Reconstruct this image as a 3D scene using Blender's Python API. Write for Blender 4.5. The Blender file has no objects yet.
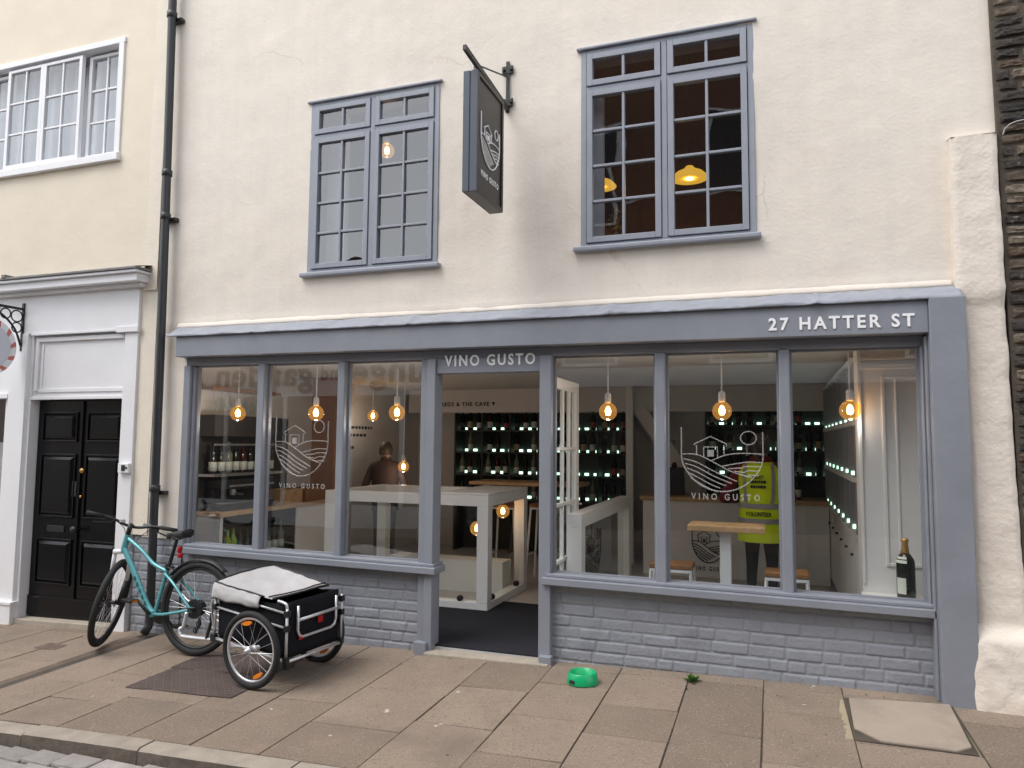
import bpy, bmesh, math, random
from mathutils import Vector, Matrix, Euler, noise
rnd = random.Random(7)
PI = math.pi
sc = bpy.context.scene
C = sc.collection
R = math.radians

# ---------------------------------------------------------------- camera
yaw, pitch, roll, F = R(19.63), R(4.46), R(0.5), 730.0
cam = bpy.data.cameras.new('camera'); co = bpy.data.objects.new('camera', cam); C.objects.link(co)
fw = Vector((-math.sin(yaw)*math.cos(pitch), math.cos(yaw)*math.cos(pitch), math.sin(pitch)))
rt = Vector((math.cos(yaw), math.sin(yaw), 0)); up = rt.cross(fw)
RR = rt*math.cos(roll) + up*math.sin(roll); UU = up*math.cos(roll) - rt*math.sin(roll)
m = Matrix((RR, UU, -fw)).transposed().to_4x4(); m.translation = (0, -5.1, 1.56)
co.matrix_world = m
cam.sensor_width = 36; cam.lens = F/1024*36; cam.clip_end = 500; cam.clip_start = .05
sc.camera = co

# ---------------------------------------------------------------- materials
MATS = {}
def mat(name, col, rough=.6, metal=0, bump=0, bscale=60, var=0, vscale=4, spec=.5, emit=None, estr=0, detail=6, island=0, attr=None, bump2=0, b2scale=8, spots=None, streak=0, crack=0):
    if name in MATS: return MATS[name]
    m = bpy.data.materials.new(name); m.use_nodes = True; MATS[name] = m
    nt = m.node_tree; N = nt.nodes; L = nt.links
    b = N['Principled BSDF']
    b.inputs['Base Color'].default_value = (*col, 1); b.inputs['Roughness'].default_value = rough
    b.inputs['Metallic'].default_value = metal; b.inputs['Specular IOR Level'].default_value = spec
    if emit: b.inputs['Emission Color'].default_value = (*emit, 1); b.inputs['Emission Strength'].default_value = estr
    tc = N.new('ShaderNodeTexCoord')
    cur = None
    def mult(fac_socket, lo, hi, cur):
        mr = N.new('ShaderNodeMapRange'); mr.inputs['To Min'].default_value = lo; mr.inputs['To Max'].default_value = hi
        L.new(fac_socket, mr.inputs['Value'])
        mx = N.new('ShaderNodeMix'); mx.data_type = 'RGBA'; mx.blend_type = 'MULTIPLY'; mx.inputs[0].default_value = 1
        if cur is None: mx.inputs[6].default_value = (*col, 1)
        else: L.new(cur, mx.inputs[6])
        cb = N.new('ShaderNodeCombineColor'); 
        for i in range(3): L.new(mr.outputs[0], cb.inputs[i])
        L.new(cb.outputs[0], mx.inputs[7]); return mx.outputs[2], mr
    if attr:
        at = N.new('ShaderNodeAttribute'); at.attribute_name = attr; cur = at.outputs['Color']
    if island:
        g = N.new('ShaderNodeNewGeometry'); cur, _ = mult(g.outputs['Random Per Island'], 1-island, 1+island, cur)
    if var:
        n = N.new('ShaderNodeTexNoise'); n.inputs['Scale'].default_value = vscale; n.inputs['Detail'].default_value = detail; n.inputs['Roughness'].default_value = .62
        L.new(tc.outputs['Object'], n.inputs['Vector'])
        cur, mr = mult(n.outputs['Fac'], 1-var, 1+var, cur); mr.inputs['From Min'].default_value = .3; mr.inputs['From Max'].default_value = .7
        rr = N.new('ShaderNodeMapRange'); rr.inputs['To Min'].default_value = max(0, rough-.08); rr.inputs['To Max'].default_value = min(1, rough+.08)
        L.new(n.outputs['Fac'], rr.inputs['Value']); L.new(rr.outputs[0], b.inputs['Roughness'])
    if spots:   # (scale, threshold, colour, amount): stains and specks with a shape of their own
        for (ss, th, scol, amt, soft) in spots:
            n = N.new('ShaderNodeTexNoise'); n.inputs['Scale'].default_value = ss; n.inputs['Detail'].default_value = 4
            L.new(tc.outputs['Object'], n.inputs['Vector'])
            mr = N.new('ShaderNodeMapRange'); mr.inputs['From Min'].default_value = th; mr.inputs['From Max'].default_value = th+soft; mr.inputs['To Max'].default_value = amt
            L.new(n.outputs['Fac'], mr.inputs['Value'])
            mx = N.new('ShaderNodeMix'); mx.data_type = 'RGBA'; L.new(mr.outputs[0], mx.inputs[0])
            if cur is None: mx.inputs[6].default_value = (*col, 1)
            else: L.new(cur, mx.inputs[6])
            mx.inputs[7].default_value = (*scol, 1); cur = mx.outputs[2]
    if crack:
        nd = N.new('ShaderNodeTexNoise'); nd.inputs['Scale'].default_value = 4; nd.inputs['Detail'].default_value = 5; L.new(tc.outputs['Object'], nd.inputs['Vector'])
        va = N.new('ShaderNodeMix'); va.data_type = 'RGBA'; va.inputs[0].default_value = .16; L.new(tc.outputs['Object'], va.inputs[6]); L.new(nd.outputs['Color'], va.inputs[7])
        vo = N.new('ShaderNodeTexVoronoi'); vo.feature = 'DISTANCE_TO_EDGE'; vo.inputs['Scale'].default_value = .95; L.new(va.outputs[2], vo.inputs['Vector'])
        m1 = N.new('ShaderNodeMapRange'); m1.inputs['From Min'].default_value = .0; m1.inputs['From Max'].default_value = .0045; m1.inputs['To Min'].default_value = 1; m1.inputs['To Max'].default_value = 0; L.new(vo.outputs['Distance'], m1.inputs['Value'])
        nm = N.new('ShaderNodeTexNoise'); nm.inputs['Scale'].default_value = .8; L.new(tc.outputs['Object'], nm.inputs['Vector'])
        m2 = N.new('ShaderNodeMapRange'); m2.inputs['From Min'].default_value = .52; m2.inputs['From Max'].default_value = .62; m2.inputs['To Max'].default_value = crack; L.new(nm.outputs['Fac'], m2.inputs['Value'])
        mm = N.new('ShaderNodeMath'); mm.operation = 'MULTIPLY'; L.new(m1.outputs[0], mm.inputs[0]); L.new(m2.outputs[0], mm.inputs[1])
        mx = N.new('ShaderNodeMix'); mx.data_type = 'RGBA'; L.new(mm.outputs[0], mx.inputs[0]); mx.inputs[7].default_value = (.45, .38, .31, 1)
        if cur is None: mx.inputs[6].default_value = (*col, 1)
        else: L.new(cur, mx.inputs[6])
        cur = mx.outputs[2]
    if streak:
        mp = N.new('ShaderNodeMapping'); mp.inputs['Scale'].default_value = (3.2, 3.2, .22); L.new(tc.outputs['Object'], mp.inputs['Vector'])
        n = N.new('ShaderNodeTexNoise'); n.inputs['Scale'].default_value = 2.2; n.inputs['Detail'].default_value = 7; n.inputs['Roughness'].default_value = .7; L.new(mp.outputs[0], n.inputs['Vector'])
        cur, mr = mult(n.outputs['Fac'], 1-streak, 1+streak*.4, cur); mr.inputs['From Min'].default_value = .35; mr.inputs['From Max'].default_value = .62
    if cur is not None: L.new(cur, b.inputs['Base Color'])
    prev = None
    for (bs, bsc) in ((bump2, b2scale), (bump, bscale)):
        if bs:
            n = N.new('ShaderNodeTexNoise'); n.inputs['Scale'].default_value = bsc; n.inputs['Detail'].default_value = 5
            L.new(tc.outputs['Object'], n.inputs['Vector'])
            bp = N.new('ShaderNodeBump'); bp.inputs['Strength'].default_value = 1; bp.inputs['Distance'].default_value = bs
            L.new(n.outputs['Fac'], bp.inputs['Height'])
            if prev: L.new(prev, bp.inputs['Normal'])
            prev = bp.outputs[0]
    if prev: L.new(prev, b.inputs['Normal'])
    return m

def glass(name, tint=(1, 1, 1), ior=1.75, rough=0.0, wave=0):
    if name in MATS: return MATS[name]
    m = bpy.data.materials.new(name); m.use_nodes = True; MATS[name] = m
    nt = m.node_tree; N = nt.nodes; L = nt.links; N.clear()
    o = N.new('ShaderNodeOutputMaterial'); mx = N.new('ShaderNodeMixShader'); t = N.new('ShaderNodeBsdfTransparent'); g = N.new('ShaderNodeBsdfGlossy'); f = N.new('ShaderNodeFresnel')
    t.inputs[0].default_value = (*tint, 1); g.inputs['Roughness'].default_value = rough; f.inputs['IOR'].default_value = ior
    ge = N.new('ShaderNodeNewGeometry'); mm = N.new('ShaderNodeMapRange'); mm.inputs['To Min'].default_value = ior; mm.inputs['To Max'].default_value = 1/ior   # a thin sheet reflects alike from both sides
    L.new(ge.outputs['Backfacing'], mm.inputs['Value']); L.new(mm.outputs[0], f.inputs['IOR'])
    L.new(f.outputs[0], mx.inputs[0]); L.new(t.outputs[0], mx.inputs[1]); L.new(g.outputs[0], mx.inputs[2]); L.new(mx.outputs[0], o.inputs[0])
    if wave:
        tc = N.new('ShaderNodeTexCoord'); n = N.new('ShaderNodeTexNoise'); n.inputs['Scale'].default_value = 2.2; n.inputs['Detail'].default_value = 1
        bp = N.new('ShaderNodeBump'); bp.inputs['Distance'].default_value = wave; bp.inputs['Strength'].default_value = 1
        L.new(tc.outputs['Object'], n.inputs['Vector']); L.new(n.outputs['Fac'], bp.inputs['Height']); L.new(bp.outputs[0], g.inputs['Normal'])
    return m

def film(name, col, opacity):
    m = mat(name, col, .6); nt = m.node_tree; N = nt.nodes; L = nt.links; o = N['Material Output']; bs = N['Principled BSDF']
    mx = N.new('ShaderNodeMixShader'); t = N.new('ShaderNodeBsdfTransparent'); mx.inputs[0].default_value = opacity
    L.new(t.outputs[0], mx.inputs[1]); L.new(bs.outputs[0], mx.inputs[2]); L.new(mx.outputs[0], o.inputs[0]); return m
RENDER = mat('cream_render', (.79, .725, .645), .85, streak=.03, crack=.4, bump=.0019, bscale=40, bump2=.0055, b2scale=7, var=.035, vscale=2.2, spec=.2, spots=[(1.1, .56, (.72, .62, .53), .45, .16), (3.5, .63, (.84, .77, .71), .6, .08), (38, .70, (.66, .57, .48), .35, .05)])
RENDER_ROUGH = mat('rough_render', (.785, .71, .625), .88, bump=.003, bscale=40, bump2=.005, b2scale=10, var=.05, vscale=3, spec=.2, spots=[(2.0, .58, (.68, .56, .44), .5, .14)])
NBWALL = mat('buff_render', (.78, .70, .575), .85, bump=.0012, bscale=45, bump2=.003, b2scale=7, var=.04, vscale=2, spec=.2, spots=[(1.3, .58, (.84, .73, .58), .5, .15)])
NBPALE = mat('pale_cream_paint', (.80, .73, .62), .8, bump=.003, bscale=40, var=.04, vscale=3, spec=.25)
PAINT = mat('lilac_grey_paint', (.250, .264, .303), .42, bump=.0012, bscale=30, var=.07, vscale=3.5, spec=.45, spots=[(60, .72, (.30, .31, .34), .5, .04)])
PAINTW = mat('window_grey_paint', (.298, .320, .368), .45, bump=.001, bscale=40, var=.06, vscale=6, spec=.45)
BRICKP = mat('painted_brick', (.285, .302, .337), .55, bump=.003, bscale=70, bump2=.004, b2scale=18, var=.07, vscale=5, spec=.4, spots=[(26, .69, (.30, .31, .34), .5, .05), (2.2, .62, (.19, .20, .235), .5, .1)])
LEAD = mat('painted_lead', (.28, .297, .34), .5, bump=.004, bscale=22, var=.1, vscale=7, spec=.5)
OLDLEAD = mat('old_lead', (.20, .19, .19), .6, bump=.003, bscale=30, var=.2, vscale=9)
WHITE = mat('white_gloss', (.80, .80, .82), .4, bump=.0008, bscale=25, var=.03, vscale=4)
WHITEIN = mat('white_satin_indoor', (.86, .87, .87), .45, var=.02)
BLACKD = mat('black_gloss_door', (.006, .006, .007), .2, spec=.25, bump=.0008, bscale=35, var=.1)
IRON = mat('black_iron', (.012, .012, .013), .45, bump=.001, bscale=60)
PIPE = mat('grey_black_pipe', (.03, .032, .036), .4, bump=.001, bscale=40, var=.15, vscale=8)
SLAB = mat('paving_slab', (.246, .193, .148), .85, bump=.0025, bscale=120, bump2=.003, b2scale=14, var=.10, vscale=3.0, spec=.25, island=.17, detail=9, spots=[(95, .60, (.40, .335, .285), .75, .07), (80, .60, (.115, .09, .074), .75, .07), (22, .60, (.20, .16, .13), .5, .1), (1.7, .57, (.175, .140, .112), .6, .12), (7.5, .735, (.60, .55, .50), .7, .015), (2.6, .62, (.31, .22, .175), .4, .1)])
JOINT = mat('joint_dirt', (.075, .06, .045), .95, bump=.003, bscale=90, var=.3, vscale=8, spots=[(6, .62, (.05, .075, .02), .6, .05)])
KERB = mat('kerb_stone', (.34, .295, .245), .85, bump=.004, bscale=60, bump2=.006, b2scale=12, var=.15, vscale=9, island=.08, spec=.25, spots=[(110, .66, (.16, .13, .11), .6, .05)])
SETT = mat('road_setts', (.31, .285, .265), .8, bump=.004, bscale=70, bump2=.005, b2scale=18, var=.15, vscale=10, island=.2, spec=.3)
ASPH = mat('road_grit', (.06, .055, .05), .9, bump=.004, bscale=150, var=.2, vscale=12)
EARTH = mat('ground_earth', (.10, .09, .08), .95, bump=.01, bscale=10, var=.2)
STONE = mat('cover_stone', (.36, .295, .235), .85, bump=.002, bscale=90, bump2=.003, b2scale=9, var=.1, vscale=4, spots=[(3, .58, (.26, .215, .18), .6, .1), (120, .68, (.5, .43, .36), .5, .05)])
STEP = mat('threshold_stone', (.38, .33, .27), .85, bump=.003, bscale=60, var=.15, vscale=9)
PLATE = mat('rusty_iron_plate', (.135, .10, .087), .62, metal=.35, bump=.001, bscale=120, var=.25, vscale=9, spots=[(20, .6, (.12, .07, .045), .6, .1)])
CHANNEL = mat('channel_iron', (.14, .10, .078), .75, bump=.003, bscale=50, var=.3, vscale=12)
CARPET = mat('charcoal_mat', (.026, .027, .034), .95, bump=.003, bscale=300, spec=.1, spots=[(250, .6, (.075, .077, .088), .8, .1)])
FLOORW = mat('pale_floor', (.50, .49, .48), .5, var=.1, vscale=5)
WOOD = mat('oak_top', (.55, .36, .19), .45, bump=.001, bscale=40, var=.2, vscale=14, spots=[(9, .6, (.36, .20, .09), .7, .1)])
WOODD = mat('brown_wood', (.26, .12, .045), .5, bump=.001, bscale=30, var=.2, vscale=16)
CEIL = mat('ceiling_white', (.78, .76, .74), .8, bump=.002, bscale=20, var=.03)
INWALL = mat('interior_wall', (.70, .68, .665), .8, var=.04)
INWARM = mat('interior_terracotta', (.36, .20, .14), .8, var=.05)
INDARK = mat('interior_dark', (.035, .03, .028), .7, var=.1)
INBROWN = mat('interior_brown_boards', (.13, .052, .036), .6, var=.25, vscale=6)
INGREY = mat('interior_grey', (.30, .30, .32), .8, var=.05)
SHELFD = mat('dark_shelf', (.028, .032, .030), .6, var=.15)
CABW = mat('cabinet_cream', (.76, .755, .74), .75, var=.03)
SIGNB = mat('sign_charcoal', (.026, .022, .021), .4, var=.06)
SIGNE = mat('sign_edge_paint', (.085, .10, .13), .4)
LETTER = mat('white_letter', (.93, .93, .94), .4)
DECAL = film('frosted_decal', (.60, .59, .58), .30)
DECALB = mat('black_decal', (.012, .012, .012), .6)
BOTG = mat('dark_bottle_glass', (.006, .009, .007), .08, spec=.6)
BOTR = mat('red_bottle_glass', (.05, .008, .006), .1, spec=.6)
BOTC = mat('pale_bottle_glass', (.16, .18, .14), .1, spec=.6)
LABEL = mat('bottle_label', (.62, .66, .58), .6)
LABELY = mat('yellow_label', (.75, .50, .05), .5)
LIME = mat('lime_bottle', (.45, .60, .03), .3)
FOIL = mat('gold_foil', (.55, .33, .10), .32, metal=.75, bump=.001, bscale=90)
LED = mat('shelf_led', (.7, .9, .8), .5, emit=(.62, 1, .76), estr=1.1)
FILA = mat('lamp_filament', (1, .6, .2), .5, emit=(1, .62, .24), estr=14)
FILY = mat('lamp_glow', (1, .75, .3), .5, emit=(1, .70, .22), estr=9)
SHADE = mat('yellow_enamel', (.78, .50, .08), .35, emit=(1, .55, .06), estr=.35)
AMBER = glass('amber_glass', (1, .76, .44), 1.4)
_n = AMBER.node_tree; _o = [q for q in _n.nodes if q.type == 'OUTPUT_MATERIAL'][0]; _src = _o.inputs[0].links[0].from_socket   # the lit globe glows
_e = _n.nodes.new('ShaderNodeEmission'); _e.inputs[0].default_value = (1, .50, .13, 1); _e.inputs[1].default_value = .10; _a = _n.nodes.new('ShaderNodeAddShader')
_n.links.new(_src, _a.inputs[0]); _n.links.new(_e.outputs[0], _a.inputs[1]); _n.links.new(_a.outputs[0], _o.inputs[0])
PANE = glass('shop_glass', (.97, .985, .98), 2.15)
PANEUP = glass('upper_glass', (.92, .94, .95), 2.3, wave=.004)
PANEIN = glass('balustrade_glass', (.90, .94, .93), 1.5)
CHROME = mat('steel', (.55, .55, .57), .28, metal=.9)
ALU = mat('silver_tube', (.62, .62, .64), .33, metal=.55, var=.06, vscale=20)
TEAL = mat('teal_frame', (.125, .385, .42), .26, metal=.25, spec=.6, var=.05, vscale=6)
RUBBER = mat('tyre_rubber', (.014, .014, .015), .75, bump=.001, bscale=220)
BLACKP = mat('black_plastic', (.012, .012, .013), .45)
FABRIC = mat('black_fabric', (.010, .010, .014), .85, bump=.002, bscale=260, spec=.2, var=.2, vscale=10)
COVERM = mat('white_canvas', (.50, .49, .495), .8, bump=.0012, bscale=300, bump2=.005, b2scale=8, var=.06, vscale=7, spec=.2)
ORANGE = mat('orange_reflector', (.80, .22, .01), .25)
RED = mat('red_reflector', (.36, .008, .012), .25)
GREENB = mat('green_plastic', (.005, .40, .15), .3, spec=.5, bump=.0006, bscale=40)
LEAF = mat('leaf_green', (.07, .16, .025), .6, var=.3, vscale=30, island=.3)
HIVIS = mat('hi_vis_fabric', (.72, .92, .02), .7, bump=.003, bscale=22, spec=.2)
REFLT = mat('reflective_tape', (.33, .34, .35), .4)
MAROON = mat('maroon_fabric', (.16, .012, .022), .85)
NAVY = mat('navy_trousers', (.012, .013, .022), .85, bump=.002, bscale=40)
SKIN = mat('skin', (.50, .30, .22), .55)
HAIR = mat('dark_hair', (.085, .068, .058), .6, bump=.003, bscale=80)
BROWNC = mat('brown_jacket', (.07, .040, .032), .85)
COTTON = mat('mask_white', (.60, .58, .58), .8)
FLINT = mat('flint_brick', (.1, .1, .1), .8, attr='tint', bump=.006, bscale=55, bump2=.012, b2scale=16, var=.35, vscale=14, spec=.35, spots=[(9, .62, (.30, .27, .22), .55, .06)])
MORTAR = mat('old_mortar', (.085, .07, .055), .95, bump=.006, bscale=50, var=.2, vscale=9)
OPPW = mat('opposite_render', (.55, .49, .43), .85, var=.08)
OPPB = mat('opposite_brick', (.20, .11, .075), .85, var=.25, vscale=20)
OPPF = mat('opposite_fascia', (.76, .79, .81), .5)
OPPD = mat('opposite_dark_glass', (.02, .02, .022), .1)
ROOF = mat('roof_tile', (.09, .055, .045), .85, var=.25, vscale=9)
CURTAIN = mat('pale_blind', (.55, .56, .60), .8, var=.05, vscale=9)
DRIED = mat('dried_leaves', (.32, .20, .06), .8, island=.3)

def g(x, y=0.0):
    u = x + 1.55
    if u < -4: z = .02734*-4 - .00284*16 + (u+4)*.036
    elif u > 4: z = .02734*4 - .00284*16 + (u-4)*.006
    else: z = .02734*u - .00284*u*u
    return z + .02*y
def hs(x): return -.009*(x+2)      # the old shopfront runs slightly out of level
def hh(x): return -.0048*(x+2)

def thing(name, label, cat, loc=(0, 0, 0), group=None, rot=None):
    o = bpy.data.objects.new(name, None); C.objects.link(o); o.empty_display_size = .1
    o.location = loc; o['label'] = label; o['category'] = cat
    if rot: o.rotation_euler = rot
    if group: o['group'] = group
    return o
def tag(o, label, cat, group=None):
    o['label'] = label; o['category'] = cat
    if group: o['group'] = group
    return o
def root(o):
    while o.parent: o = o.parent
    return o

class MB:
    def __init__(s): s.bm = bmesh.new(); s.mi = 0
    def _f(s, vs):
        try:
            f = s.bm.faces.new(vs); f.material_index = s.mi; return f
        except ValueError: return None
    def hexa(s, x0, x1, y0, y1, zb0, zb1, zt0, zt1):
        v = [s.bm.verts.new(p) for p in ((x0,y0,zb0),(x1,y0,zb1),(x1,y1,zb1),(x0,y1,zb0),(x0,y0,zt0),(x1,y0,zt1),(x1,y1,zt1),(x0,y1,zt0))]
        for q in ((0,3,2,1),(4,5,6,7),(0,1,5,4),(1,2,6,5),(2,3,7,6),(3,0,4,7)): s._f([v[i] for i in q])
        return s
    def box(s, x0, x1, y0, y1, z0, z1): return s.hexa(x0, x1, y0, y1, z0, z0, z1, z1)
    def obox(s, c, ax, ay, az):   # oriented box: centre and three half-axis vectors
        c, ax, ay, az = Vector(c), Vector(ax), Vector(ay), Vector(az); v = []
        for k in (-1, 1):
            for (i, j) in ((-1,-1),(1,-1),(1,1),(-1,1)): v.append(s.bm.verts.new(c+ax*i+ay*j+az*k))
        for q in ((0,3,2,1),(4,5,6,7),(0,1,5,4),(1,2,6,5),(2,3,7,6),(3,0,4,7)): s._f([v[i] for i in q])
        return s
    def poly(s, pts): s._f([s.bm.verts.new(p) for p in pts]); return s
    def prism(s, pts2, y0, y1):   # polygon in x,z extruded along y
        a = [s.bm.verts.new((x, y0, z)) for x, z in pts2]; b = [s.bm.verts.new((x, y1, z)) for x, z in pts2]
        s._f(a); s._f(b[::-1]); n = len(a)
        for i in range(n): s._f([a[(i+1) % n], a[i], b[i], b[(i+1) % n]])
        return s
    def tube(s, pts, r, n=8, closed=False, cap=True):
        pts = [Vector(p) for p in pts]; k = len(pts); rs = r if isinstance(r, (list, tuple)) else [r]*k
        rings = []; ref = None
        for i, p in enumerate(pts):
            if closed: t = pts[(i+1) % k] - pts[i-1]
            else: t = pts[min(i+1, k-1)] - pts[max(i-1, 0)]
            t.normalize()
            if ref is None: ref = Vector((0, 0, 1)) if abs(t.z) < .9 else Vector((1, 0, 0))
            a = t.cross(ref).normalized(); b = a.cross(t).normalized(); ref = b
            rings.append([s.bm.verts.new(p + (a*math.cos(2*PI*j/n) + b*math.sin(2*PI*j/n))*rs[i]) for j in range(n)])
        for i in range(k if closed else k-1):
            A, B = rings[i], rings[(i+1) % k]
            for j in range(n): s._f([A[j], A[(j+1) % n], B[(j+1) % n], B[j]])
        if not closed and cap: s._f(rings[0][::-1]); s._f(rings[-1])
        return s
    def lathe(s, prof, c=(0, 0, 0), n=16, axis='z', mis=None):
        c = Vector(c); rings = []
        for (r, h) in prof:
            ring = []
            for j in range(n):
                a = 2*PI*j/n; x, y = r*math.cos(a), r*math.sin(a)
                p = {'z': (x, y, h), 'y': (x, h, y), 'x': (h, x, y)}[axis]
                ring.append(s.bm.verts.new(c+Vector(p)))
            rings.append(ring)
        for i in range(len(rings)-1):
            if mis: s.mi = mis[i]
            for j in range(n): s._f([rings[i][j], rings[i][(j+1) % n], rings[i+1][(j+1) % n], rings[i+1][j]])
        s._f(rings[0][::-1]); s._f(rings[-1])
        return s
    def torus(s, c, Rr, r, n=40, k=10, axis='y', a0=0, a1=2*PI, sq=1.0):
        c = Vector(c); cl = abs(a1-a0-2*PI) < 1e-6; pts = []
        cnt = n if cl else n+1; rings = []
        for i in range(cnt):
            a = a0+(a1-a0)*i/n; ring = []
            for j in range(k):
                b = 2*PI*j/k; rad = Rr+r*math.cos(b); h = r*sq*math.sin(b)
                x, z = rad*math.cos(a), rad*math.sin(a)
                p = (x, h, z) if axis == 'y' else (h, x, z) if axis == 'x' else (x, z, h)
                ring.append(s.bm.verts.new(c+Vector(p)))
            rings.append(ring)
        for i in range(cnt if cl else cnt-1):
            A, B = rings[i], rings[(i+1) % cnt]
            for j in range(k): s._f([A[j], A[(j+1) % k], B[(j+1) % k], B[j]])
        return s
    def grid(s, fn, nu, nv):
        vs = [[s.bm.verts.new(fn(i/nu, j/nv)) for j in range(nv+1)] for i in range(nu+1)]
        for i in range(nu):
            for j in range(nv): s._f([vs[i][j], vs[i+1][j], vs[i+1][j+1], vs[i][j+1]])
        return s
    def build(s, name, mats, parent=None, smooth=False, bevel=0, segs=2, local=False, solid=0, auto=None):
        bmesh.ops.recalc_face_normals(s.bm, faces=s.bm.faces)
        me = bpy.data.meshes.new(name)
        if parent is not None and not local:
            off = root(parent).location
            bmesh.ops.translate(s.bm, verts=s.bm.verts, vec=-off)
        s.bm.to_mesh(me); s.bm.free()
        for mm in (mats if isinstance(mats, (list, tuple)) else [mats]): me.materials.append(mm)
        o = bpy.data.objects.new(name, me); C.objects.link(o)
        if parent is not None: o.parent = parent
        if smooth:
            for p in me.polygons: p.use_smooth = True
        if auto:
            for p in me.polygons: p.use_smooth = True
            me.set_sharp_from_angle(angle=R(auto))
        if solid:
            md = o.modifiers.new('solid', 'SOLIDIFY'); md.thickness = solid; md.offset = 0
        if bevel:
            md = o.modifiers.new('bevel', 'BEVEL'); md.width = bevel; md.segments = segs; md.limit_method = 'ANGLE'; md.angle_limit = R(40); md.harden_normals = False
        return o

def struct(o): o['kind'] = 'structure'; return o

def text(body, m, parent, x0, x1, zc, height, y, name='lettering', zslope=0, plane='front', extrude=.004, space=1.25, off=None):
    """Text fitted to a box: plane front faces -y, back faces +y, side faces +x (x0,x1 are then y values and y is x)."""
    cu = bpy.data.curves.new(name, 'FONT'); cu.body = body; cu.size = 1; cu.space_character = space; cu.extrude = 0; cu.resolution_u = 3; cu.offset = .026
    tmp = bpy.data.objects.new(name, cu); C.objects.link(tmp)
    dg = bpy.context.evaluated_depsgraph_get(); dg.update()
    me = bpy.data.meshes.new_from_object(tmp.evaluated_get(dg))
    C.objects.unlink(tmp); bpy.data.objects.remove(tmp)
    bm = bmesh.new(); bm.from_mesh(me); bpy.data.meshes.remove(me)
    bmesh.ops.remove_doubles(bm, verts=bm.verts, dist=1e-5)
    xs = [v.co.x for v in bm.verts]; ys = [v.co.y for v in bm.verts]
    X0, X1, Y0, Y1 = min(xs), max(xs), min(ys), max(ys)
    ex = bmesh.ops.extrude_face_region(bm, geom=bm.faces[:])
    top = [v for v in ex['geom'] if isinstance(v, bmesh.types.BMVert)]
    tset = set(top)
    o0 = root(parent).location if off is None else Vector(off)
    for v in bm.verts:
        u = (v.co.x-X0)/(X1-X0); w = (v.co.y-Y0)/(Y1-Y0)-.5
        d = extrude if v in tset else 0
        a = x0+(x1-x0)*u
        if plane == 'front': p = Vector((a, y-d, zc+w*height+zslope*(a-(x0+x1)/2)))
        elif plane == 'back': p = Vector((a, y+d, zc+w*height))
        else: p = Vector((y+d, a, zc+w*height+zslope*(a-(x0+x1)/2)))
        v.co = p-o0
    bmesh.ops.recalc_face_normals(bm, faces=bm.faces)
    me = bpy.data.meshes.new(name); bm.to_mesh(me); bm.free(); me.materials.append(m)
    for p in me.polygons: p.use_smooth = False
    o = bpy.data.objects.new(name, me); C.objects.link(o); o.parent = parent
    return o

def curve(pts, n=10):   # Catmull-Rom
    P = [Vector(p) for p in pts]; out = []
    for i in range(len(P)-1):
        p0 = P[max(i-1, 0)]; p1 = P[i]; p2 = P[i+1]; p3 = P[min(i+2, len(P)-1)]
        for k in range(n):
            t = k/n
            out.append(.5*((2*p1)+(p2-p0)*t+(2*p0-5*p1+4*p2-p3)*t*t+(3*p1-p0-3*p2+p3)*t**3))
    out.append(P[-1]); return out

def emblem(mapfn, m, parent, w, name='emblem', thick=1.0):
    """The shop's shield: vine hills, a small house and a round moon, as thin raised lines. u,v in -1..1"""
    b = MB()
    def line(pts, n=8, closed=False, f=1.0):
        pp = curve(pts, n) if n > 1 else [Vector(p) for p in pts]
        b.tube([mapfn(p[0], p[1]) for p in pp], w*f, n=6, closed=closed)
    Z = 0
    line([(-1, .95, Z), (-1, .5, Z), (-1, .05, Z), (-.93, -.28, Z), (-.68, -.68, Z), (-.36, -.92, Z), (0, -1, Z), (.36, -.92, Z), (.68, -.68, Z), (.93, -.28, Z), (1, .05, Z), (1, .5, Z), (1, .8, Z)], f=1.15)
    line([(.66+.19*math.cos(t*2*PI/24), .62+.20*math.sin(t*2*PI/24), Z) for t in range(24)], n=1, closed=True)
    line([(-.68, .40, Z), (-.66, .44, Z), (-.27, .66, Z), (.12, .44, Z), (.13, .37, Z)], n=1)
    line([(-.62, .40, Z), (-.62, .10, Z)], n=1); line([(.06, .40, Z), (.06, .12, Z)], n=1)
    line([(-.44, .02, Z), (-.44, .34, Z), (-.10, .34, Z), (-.10, .0, Z)], n=1)
    b.obox(mapfn(-.27, .15), (mapfn(-.19, .15)-mapfn(-.27, .15)), (mapfn(-.27, .25)-mapfn(-.27, .15)), (mapfn(-.19, .15)-mapfn(-.27, .15)).cross(mapfn(-.27, .25)-mapfn(-.27, .15)).normalized()*w*.8)
    line([(-1, .12, Z), (-.6, .10, Z), (-.2, -.12, Z), (.25, -.40, Z), (.72, -.56, Z)])
    for k in range(1, 6):
        o = k*.145
        a = [(-1+.045*k, .12-o, Z), (-.62, .02-o*1.02, Z), (-.2-.02*k, -.24-o*.95, Z), (.16-.05*k, -.44-o*.80, Z), (.50-.13*k, -.63-o*.42, Z)]
        line(a[:5] if k < 4 else a[:4])
    line([(-.26, -.08, Z), (.1, .10, Z), (.5, .16, Z), (1, .14, Z)])
    for k in range(1, 5):
        o = k*.13
        line([(-.12+.14*k, -.16-.075*k, Z), (.3+.08*k, -.02-o, Z), (.65, .03-o, Z), (.985-.02*k, .02-o, Z)])
    return b.build(name, m, parent)

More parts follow.
